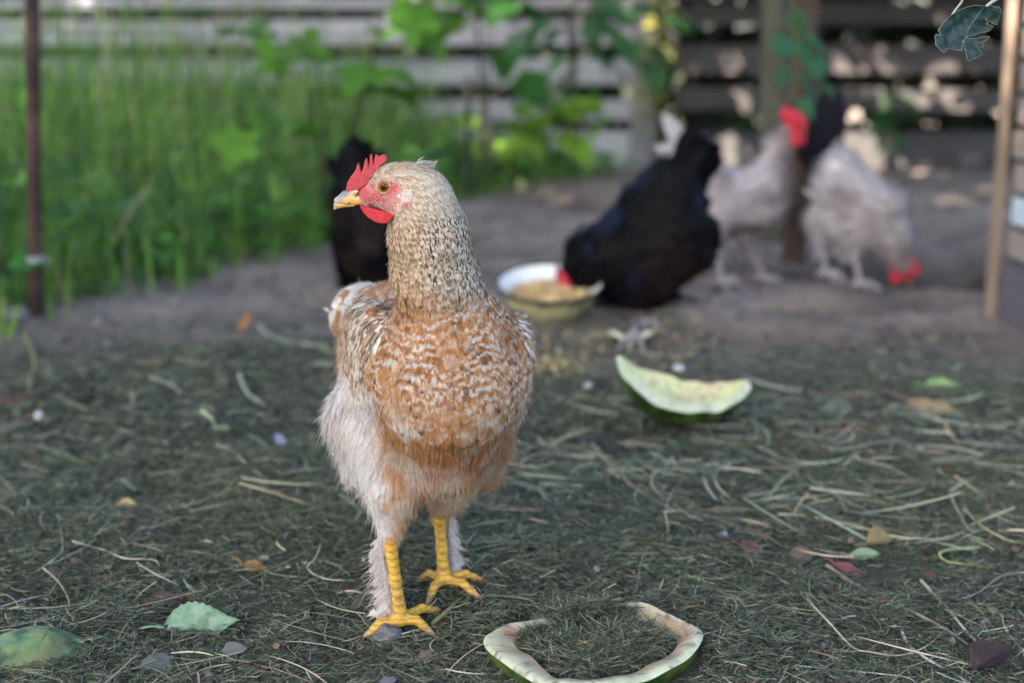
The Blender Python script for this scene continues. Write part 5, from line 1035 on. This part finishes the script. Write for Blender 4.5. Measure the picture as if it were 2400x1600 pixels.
# ------------------------------------------------------------------ hay clippings covering the near ground
def build_clippings():
    r_ = np.random.default_rng(700); parts = []
    def lay(x, y, z0, L, wd, cols, wts, pitch=.16, jit=.30, bend=.35, k=3):
        n = len(x); a = r_.uniform(0, 2 * np.pi, n); e = r_.normal(0, pitch, n) + .05; D = np.stack([np.cos(a) * np.cos(e), np.sin(a) * np.cos(e), np.sin(e)], 1); S0 = np.stack([-np.sin(a), np.cos(a), 0 * a], 1)
        u = np.linspace(-.5, .5, k)[None, :, None]; bd = r_.normal(0, bend, (n, 1, 1)); C = np.stack([x, y, z0], 1)[:, None] + (D[:, None] * u + S0[:, None] * bd * (u ** 2 - .08)) * L[:, None, None]
        if k > 3: C[..., 2] += .5 * L[:, None] * (.12 * r_.normal(0, 1, (n, 1)) * u[0, :, 0] ** 2)
        ro = r_.normal(0, .7, n); S = S0 * np.cos(ro)[:, None] + np.array([0, 0, 1.]) * np.sin(ro)[:, None]; wv = wd[:, None] * (np.array([.7, 1, .45]) if k == 3 else np.interp(np.linspace(0, 1, k), [0, .3, .8, 1], [.8, 1, .8, .2]))
        parts.append(ribbons(C, S[:, None], wv, pick(cols, wts, n, jit)))
    GREYGREEN = [(.082, .104, .070), (.140, .168, .116), (.037, .049, .036), (.20, .22, .15), (.115, .090, .060), (.31, .29, .19), (.042, .034, .030)]; WT = [.28, .25, .17, .10, .08, .05, .07]
    def area(n, y0, y1, side=False):
        y = y0 + (y1 - y0) * r_.random(n) ** 1.25; x = r_.uniform(-1, 1, n) * (.375 * y + .09)
        if side: x = np.where(r_.random(n) < .5, -1, 1) * (.375 * y + .08 + 1.1 * r_.random(n))
        cl = vn2(x * 9, y * 9, 15) * .6 + vn2(x * 26, y * 26, 16) * .4
        edge = y + .5 * (vn2(x * 4, y * 4, 8) - .5) + .12 * x; keep = r_.random(n) < (1 - sstep(2.05, 2.75, edge)) * np.clip(.05 + 1.75 * cl ** 1.3, .08, 1) * (behind_fence(x, y) < .06); x, y = x[keep], y[keep]
        ins = (((x - RC[0]) / .088) ** 2 + ((y - RC[1]) / .080) ** 2) < 1.12; return x[~ins], y[~ins]
    x, y = area(255000, .90, 1.75); n = len(x); lump_ = .010 * vn2(x * 14, y * 14, 17) ** 1.5 + .006 * vn2(x * 45, y * 45, 18)
    lay(x, y, gh(x, y) + lump_ * r_.random(n) + .0008, np.clip(.012 * np.exp(r_.normal(0, .5, n)), .004, .045), .00065 * np.exp(r_.normal(0, .3, n)), GREYGREEN, WT, .22)
    x, y = area(120000, 1.5, 2.85); n = len(x); lay(x, y, gh(x, y) + .010 * r_.random(n) * vn2(x * 14, y * 14, 17), np.clip(.016 * np.exp(r_.normal(0, .5, n)), .006, .06), .0011 * np.exp(r_.normal(0, .3, n)), [tuple(np.array(c) * 1.08) for c in GREYGREEN], WT, .2)
    x, y = area(95000, .35, 2.85, True); n = len(x); lay(x, y, gh(x, y) + .008 * r_.random(n), np.clip(.020 * np.exp(r_.normal(0, .5, n)), .006, .06), .0014 * np.exp(r_.normal(0, .3, n)), GREYGREEN, WT, .2)
    # filling of the dish-like rind
    n = 15000; a = r_.uniform(0, 2 * np.pi, n); rr = np.sqrt(r_.random(n)); k = (((a / (2 * np.pi)) * len(RPi)).astype(int)) % len(RPi); j = r_.integers(0, len(RPi), n); E = RPi[j]; f = .80 * np.sqrt(r_.random(n)); bk = E[:, 1] > RC[1] + .015; f = np.where(bk & (E[:, 0] < RC[0] + .045), f * 1.24, f)
    P = RC + (E - RC) * f[:, None]; z = RPi[:, 2].mean() - .013 + .012 * (1 - f ** 2) + .008 * r_.random(n); z = np.where((f > .80), np.maximum(z, E[:, 2] - .004 + .008 * r_.random(n)), z)
    lay(P[:, 0], P[:, 1], z, np.clip(.014 * np.exp(r_.normal(0, .5, n)), .005, .05), .0007 * np.exp(r_.normal(0, .3, n)), GREYGREEN, WT, .35)
    V = np.concatenate([p[0] for p in parts]); c = np.concatenate([p[2] for p in parts]); F = []; o = 0
    for p in parts: F.append(p[1] + o); o += len(p[0])
    obj('hay_clippings', mesh_np(V, np.concatenate(F), c), M_HAY, label='dark grey-green hay clippings matted over the near ground', cat='hay', kind='stuff')
    # coarser loose straw
    parts.clear(); STR = [(.27, .27, .19), (.36, .35, .27), (.19, .22, .15), (.24, .18, .13), (.16, .14, .13), (.28, .25, .13)]; SW = [.28, .2, .22, .12, .1, .08]
    x, y = area(1300, .92, 1.9); n = len(x); lay(x, y, gh(x, y) + .005 + .008 * r_.random(n), np.clip(.045 * np.exp(r_.normal(0, .45, n)), .015, .14), .00095 * np.exp(r_.normal(0, .3, n)), STR, SW, .12, .25, .35, 8)
    x, y = area(620, 1.5, 3.0); n = len(x); lay(x, y, gh(x, y) + .006 + .006 * r_.random(n), np.clip(.065 * np.exp(r_.normal(0, .45, n)), .02, .17), .0017 * np.exp(r_.normal(0, .35, n)), STR, SW, .10, .25, .35, 8)
    x = r_.uniform(.15, .95, 400); y = r_.uniform(1.4, 2.05, 400); lay(x, y, gh(x, y) + .006 + .008 * r_.random(400), np.clip(.07 * np.exp(r_.normal(0, .4, 400)), .02, .18), .0021 * np.exp(r_.normal(0, .3, 400)), STR, SW, .14, .2, .5, 8)
    q = flat(1240, 1130); x = r_.normal(q[0] + .06, .10, 170); y = r_.normal(q[1] + .02, .05, 170); lay(x, y, gh(x, y) + .006 + .010 * r_.random(170), np.clip(.05 * np.exp(r_.normal(0, .4, 170)), .02, .14), .0019 * np.exp(r_.normal(0, .3, 170)), STR, SW, .16, .2, .9, 8)
    bi = np.where((RP[:, 1] > RC[1]) & (RP[:, 0] < G(1420, 1420)[0]) & (RP[:, 0] > G(1285, 1445)[0]))[0]; E = RP[r_.choice(bi, 2600)]; f = r_.uniform(-.16, .12, 2600); E = E + (RC - E) * f[:, None]; HAYR = (E[:, 0], E[:, 1], np.maximum(RP[:, 2].mean() + .001 + .007 * r_.random(2600) - .05 * np.abs(f), gh(E[:, 0], E[:, 1]) + .002))
    lay(*HAYR, np.clip(.018 * np.exp(r_.normal(0, .5, 2600)), .006, .05), .0008 * np.exp(r_.normal(0, .3, 2600)), [tuple(np.array(c) * .9) for c in GREYGREEN], WT, .3)
    # dead leaf crumbs
    n = 1300; x, y = area(2200, .92, 2.7); n = len(x); P = np.stack([x, y, gh(x, y) + .004 + .004 * r_.random(n)], 1); V2, F2 = leaf_geo(P, r_.normal(0, 1, (n, 3)) * [1, 1, .2], np.array([0, 0, 1.]) + r_.normal(0, .45, (n, 3)), np.clip(.009 * np.exp(r_.normal(0, .45, n)), .004, .024), out=leaf_outline('ovate', 5), seed=9)
    mb = MB()
    for p in parts: mb.add(*p)
    mb.add(V2, F2, np.repeat(pick([(.060, .047, .042), (.095, .066, .050), (.12, .115, .12), (.045, .05, .04), (.20, .15, .08), (.11, .055, .045)], [.3, .22, .16, .16, .1, .06], n, .25), V2.shape[1], 0))
    obj('loose_straw', mb.mesh(), M_STRAW, label='scattered pale straw bits and leaf crumbs on the clippings', cat='straw', kind='stuff')
    # crumbs of soil between the clippings
    x, y = area(1700, .92, 2.6); n = len(x); a, b = np.meshgrid(np.linspace(0, 2 * np.pi, 8, endpoint=False), np.linspace(.05, np.pi - .05, 5), indexing='ij'); d = np.stack([np.sin(b) * np.cos(a), np.sin(b) * np.sin(a), np.cos(b)], -1).reshape(-1, 3); sz = np.clip(0.0036 * np.exp(r_.normal(0, .45, n)), .0018, .0075)
    V3 = np.stack([x, y, gh(x, y) + .004], 1)[:, None] + d[None] * sz[:, None, None] * r_.uniform(.55, 1.25, (n, 40, 1)) * np.array([1, 1, .7]); i = np.arange(8)[:, None] * 5; i2 = ((np.arange(8) + 1) % 8)[:, None] * 5; j = np.arange(4)[None]
    f0 = np.stack([i + j, i + j + 1, i2 + j + 1, i2 + j], -1).reshape(-1, 4); obj('soil_crumbs', mesh_np(V3, ((np.arange(n) * 40)[:, None, None] + f0[None]).reshape(-1, 4), np.repeat(pick([(.045, .038, .035), (.075, .060, .052), (.10, .095, .09), (.03, .03, .028)], [.4, .3, .12, .18], n, .2), 40, 0)), M_STONE, label='small dark crumbs of soil and droppings between the clippings', cat='soil', kind='stuff')
    # sparse crumbs on the bare earth behind
    parts.clear(); n = 9000; y = r_.uniform(2.2, 5.4, n); x = r_.uniform(-1, 1, n) * .42 * y; ok = behind_fence(x, y) < .1; x, y = x[ok], y[ok]; n = len(x)
    P = np.stack([x, y, gh(x, y) + .002], 1); V2, F2 = leaf_geo(P, r_.normal(0, 1, (n, 3)) * [1, 1, .15], np.array([0, 0, 1.]) + r_.normal(0, .3, (n, 3)), np.clip(.011 * np.exp(r_.normal(0, .5, n)), .004, .04), out=leaf_outline('ovate', 4), seed=10)
    obj('earth_litter', mesh_np(V2, F2, np.repeat(pick([(.10, .085, .08), (.22, .19, .17), (.06, .055, .05), (.14, .15, .10), (.26, .20, .11)], [.35, .2, .25, .12, .08], n, .25), V2.shape[1], 0)), M_HAY, label='small crumbs of litter on the bare trodden earth behind', cat='litter', kind='stuff')
build_clippings()

# ------------------------------------------------------------------ the single stalks that stand out
PALE, STRW, GREEN_, BROWN, DULL = (.40, .40, .32), (.36, .32, .20), (.24, .31, .13), (.19, .125, .095), (.18, .155, .145)
def stalk(label, pts, dia, col, name='straw_stalk', cat='straw', lift=.006, knob=0.0):
    P = []
    for i, (x, y) in enumerate(pts): P.append(G(x, y, lift + .004 * math.sin(i * 2.1 + x)))
    P = np.array(P); n = max(12, len(P) * 6); C = catmull(P, n); C[:, 2] = np.maximum(C[:, 2], gh(C[:, 0], C[:, 1]) + dia * .6); r_ = np.random.default_rng(int(pts[0][0]) + 7)
    rad = dia / 2 * (1 - .45 * np.linspace(0, 1, n)) * (1 + knob * np.abs(np.sin(np.arange(n) * 1.3))); cc = np.asarray(col) * np.exp(r_.normal(0, .07, (n, 1))); cc = mixc(cc, np.asarray(col) * .6, sstep(.6, .8, vn2(np.linspace(0, 9, n), np.zeros(n), 3)))
    m = MB(); m.tube(C, rad, 6, cc); return obj(name, m.mesh(), M_STRAW, label=label, cat=cat, loc=C[0])
for a in [
    ('thin pale stalk with a bent tip, at the left edge beside the tan leaf', [(136, 1204), (146, 1267), (136, 1301), (61, 1353)], .0016, PALE),
    ('long crooked pale stalk running down to the mottled green rind', [(102, 1331), (139, 1365), (163, 1416), (143, 1460), (146, 1508), (160, 1532)], .0017, STRW),
    ('straight yellow straw crossing the crooked stalk near the left edge', [(0, 1426), (136, 1421), (245, 1401)], .0017, STRW),
    ('zigzag straw ending in a hooked tip, below and right of the tan leaf', [(170, 1267), (248, 1290), (292, 1307), (360, 1311), (374, 1328)], .0018, PALE),
    ('hooked white straw left of the hen\'s forward shank', [(752, 1273), (741, 1304), (721, 1331), (762, 1355), (830, 1360)], .0019, PALE),
    ('pale jointed straw lying level behind the hen\'s fluffy thigh', [(558, 1117), (629, 1129), (731, 1134), (796, 1122)], .0028, (.36, .40, .26)),
    ('slanting straw running from the fork towards the hen\'s thigh', [(561, 1132), (646, 1156), (718, 1181)], .0026, STRW),
    ('split straw slanting down left from the fork', [(558, 1117), (531, 1146), (490, 1176)], .0036, (.40, .40, .22)),
    ('greyish straight straw left of the thick pale green stem', [(269, 945), (360, 979)], .0034, (.34, .30, .29)),
    ('thick pale green stem bit standing out left of the hen', [(473, 962), (497, 982), (510, 1010)], .0046, (.44, .52, .32)),
    ('thick broken pale stem just below the pale green stem bit', [(507, 1044), (541, 1054), (575, 1084)], .0050, (.50, .52, .34)),
    ('brown twig poking in at the left edge by the white pebble', [(0, 1013), (40, 986), (78, 962)], .0050, BROWN),
    ('long pale straw curved like a bow in the near right corner', [(1889, 1401), (1940, 1454), (1998, 1515), (2042, 1527), (2110, 1534), (2171, 1513), (2222, 1469)], .0021, (.36, .35, .26)),
    ('thick dull brown double stalk running down right from the crimson leaf', [(1937, 1323), (2025, 1382), (2127, 1427), (2212, 1471), (2267, 1508)], .0044, DULL),
    ('whitish stalk leading down to the dark crumpled leaf at the right', [(2158, 1359), (2222, 1427), (2270, 1484), (2307, 1517)], .0032, PALE),
    ('long faded straw arching over the withered ochre leaf', [(1824, 1204), (1893, 1209), (1991, 1228), (2093, 1255), (2178, 1262), (2263, 1265), (2307, 1277)], .0032, (.34, .34, .24)),
    ('sharply kinked pale straw high on the right', [(2280, 1120), (2236, 1144), (2229, 1161), (2260, 1226)], .0034, PALE),
    ('long yellowish straw slanting to the right edge past the kinked straw', [(2199, 1100), (2239, 1141), (2263, 1192), (2307, 1236), (2389, 1277)], .0034, STRW),
    ('green-yellow looped blade right of the withered ochre leaf', [(2297, 1282), (2229, 1287), (2202, 1297), (2229, 1318), (2328, 1328)], .0038, GREEN_),
    ('crooked brownish stalk entering from the right edge', [(2400, 1340), (2345, 1350), (2290, 1389), (2239, 1406)], .0026, DULL),
    ('pale straw along the bottom edge right of the dish-like rind', [(1872, 1559), (1957, 1568), (2110, 1583), (2151, 1600)], .0017, PALE),
    ('knobbly grey-white plant stem running out at the bottom right', [(2114, 1481), (2131, 1512), (2178, 1546), (2229, 1573), (2273, 1600)], .0030, (.38, .40, .38)),
    ('thin straw curled in a loop between the hen\'s feet and the dish-like rind', [(1056, 1373), (1095, 1371), (1121, 1379), (1136, 1408), (1160, 1434), (1181, 1437), (1194, 1423), (1178, 1408), (1139, 1397), (1080, 1388)], .0015, PALE),
    ('fine white straw reaching from the hen\'s toes to the dish-like rind', [(920, 1490), (1000, 1470), (1050, 1468), (1110, 1463), (1160, 1466)], .0015, PALE),
    ('long pale blade slanting to the right edge below the yellow blade', [(2158, 972), (2222, 989), (2307, 999), (2400, 1021)], .0055, (.38, .38, .28)),
    ('short pale straw below the tangle right of the propped rind', [(2005, 1074), (2097, 1096)], .0044, PALE),
    ('curved pale green straw sagging below the propped rind', [(1777, 1047), (1838, 1078), (1933, 1084), (2008, 1061), (2059, 1033)], .0036, (.36, .42, .30)),
    ('arched olive blade standing at the left edge above the white pebble', [(54, 785), (73, 812), (80, 850), (70, 890), (68, 918)], .0052, (.26, .30, .14)),
    ('curved grey-green blade left of the hen\'s wing', [(561, 877), (578, 918), (619, 948)], .0052, (.32, .38, .28)),
    ('bowed grey blade above the greyish straight straw', [(354, 884), (401, 901), (429, 924)], .0046, (.26, .30, .26)),
    ('long pale wavy blade left of the hen\'s tail', [(605, 761), (636, 788), (697, 805), (796, 812)], .0062, (.30, .34, .29)),
]: stalk(*a)
stalk('olive twig lying beside the hen\'s hind foot', [(1012, 1461), (1048, 1431), (1081, 1401), (1115, 1378)], .0040, (.22, .20, .07), 'twig', 'twig', knob=.15)
stalk('pale brown forked twig lying below the propped rind', [(1388, 1041), (1450, 1110), (1520, 1165), (1592, 1200)], .0046, (.30, .21, .16), 'twig', 'twig', knob=.1)
stalk('pinkish bare twig left of the hen\'s forward foot', [(790, 1388), (830, 1384), (868, 1398)], .0030, (.34, .25, .22), 'twig', 'twig')
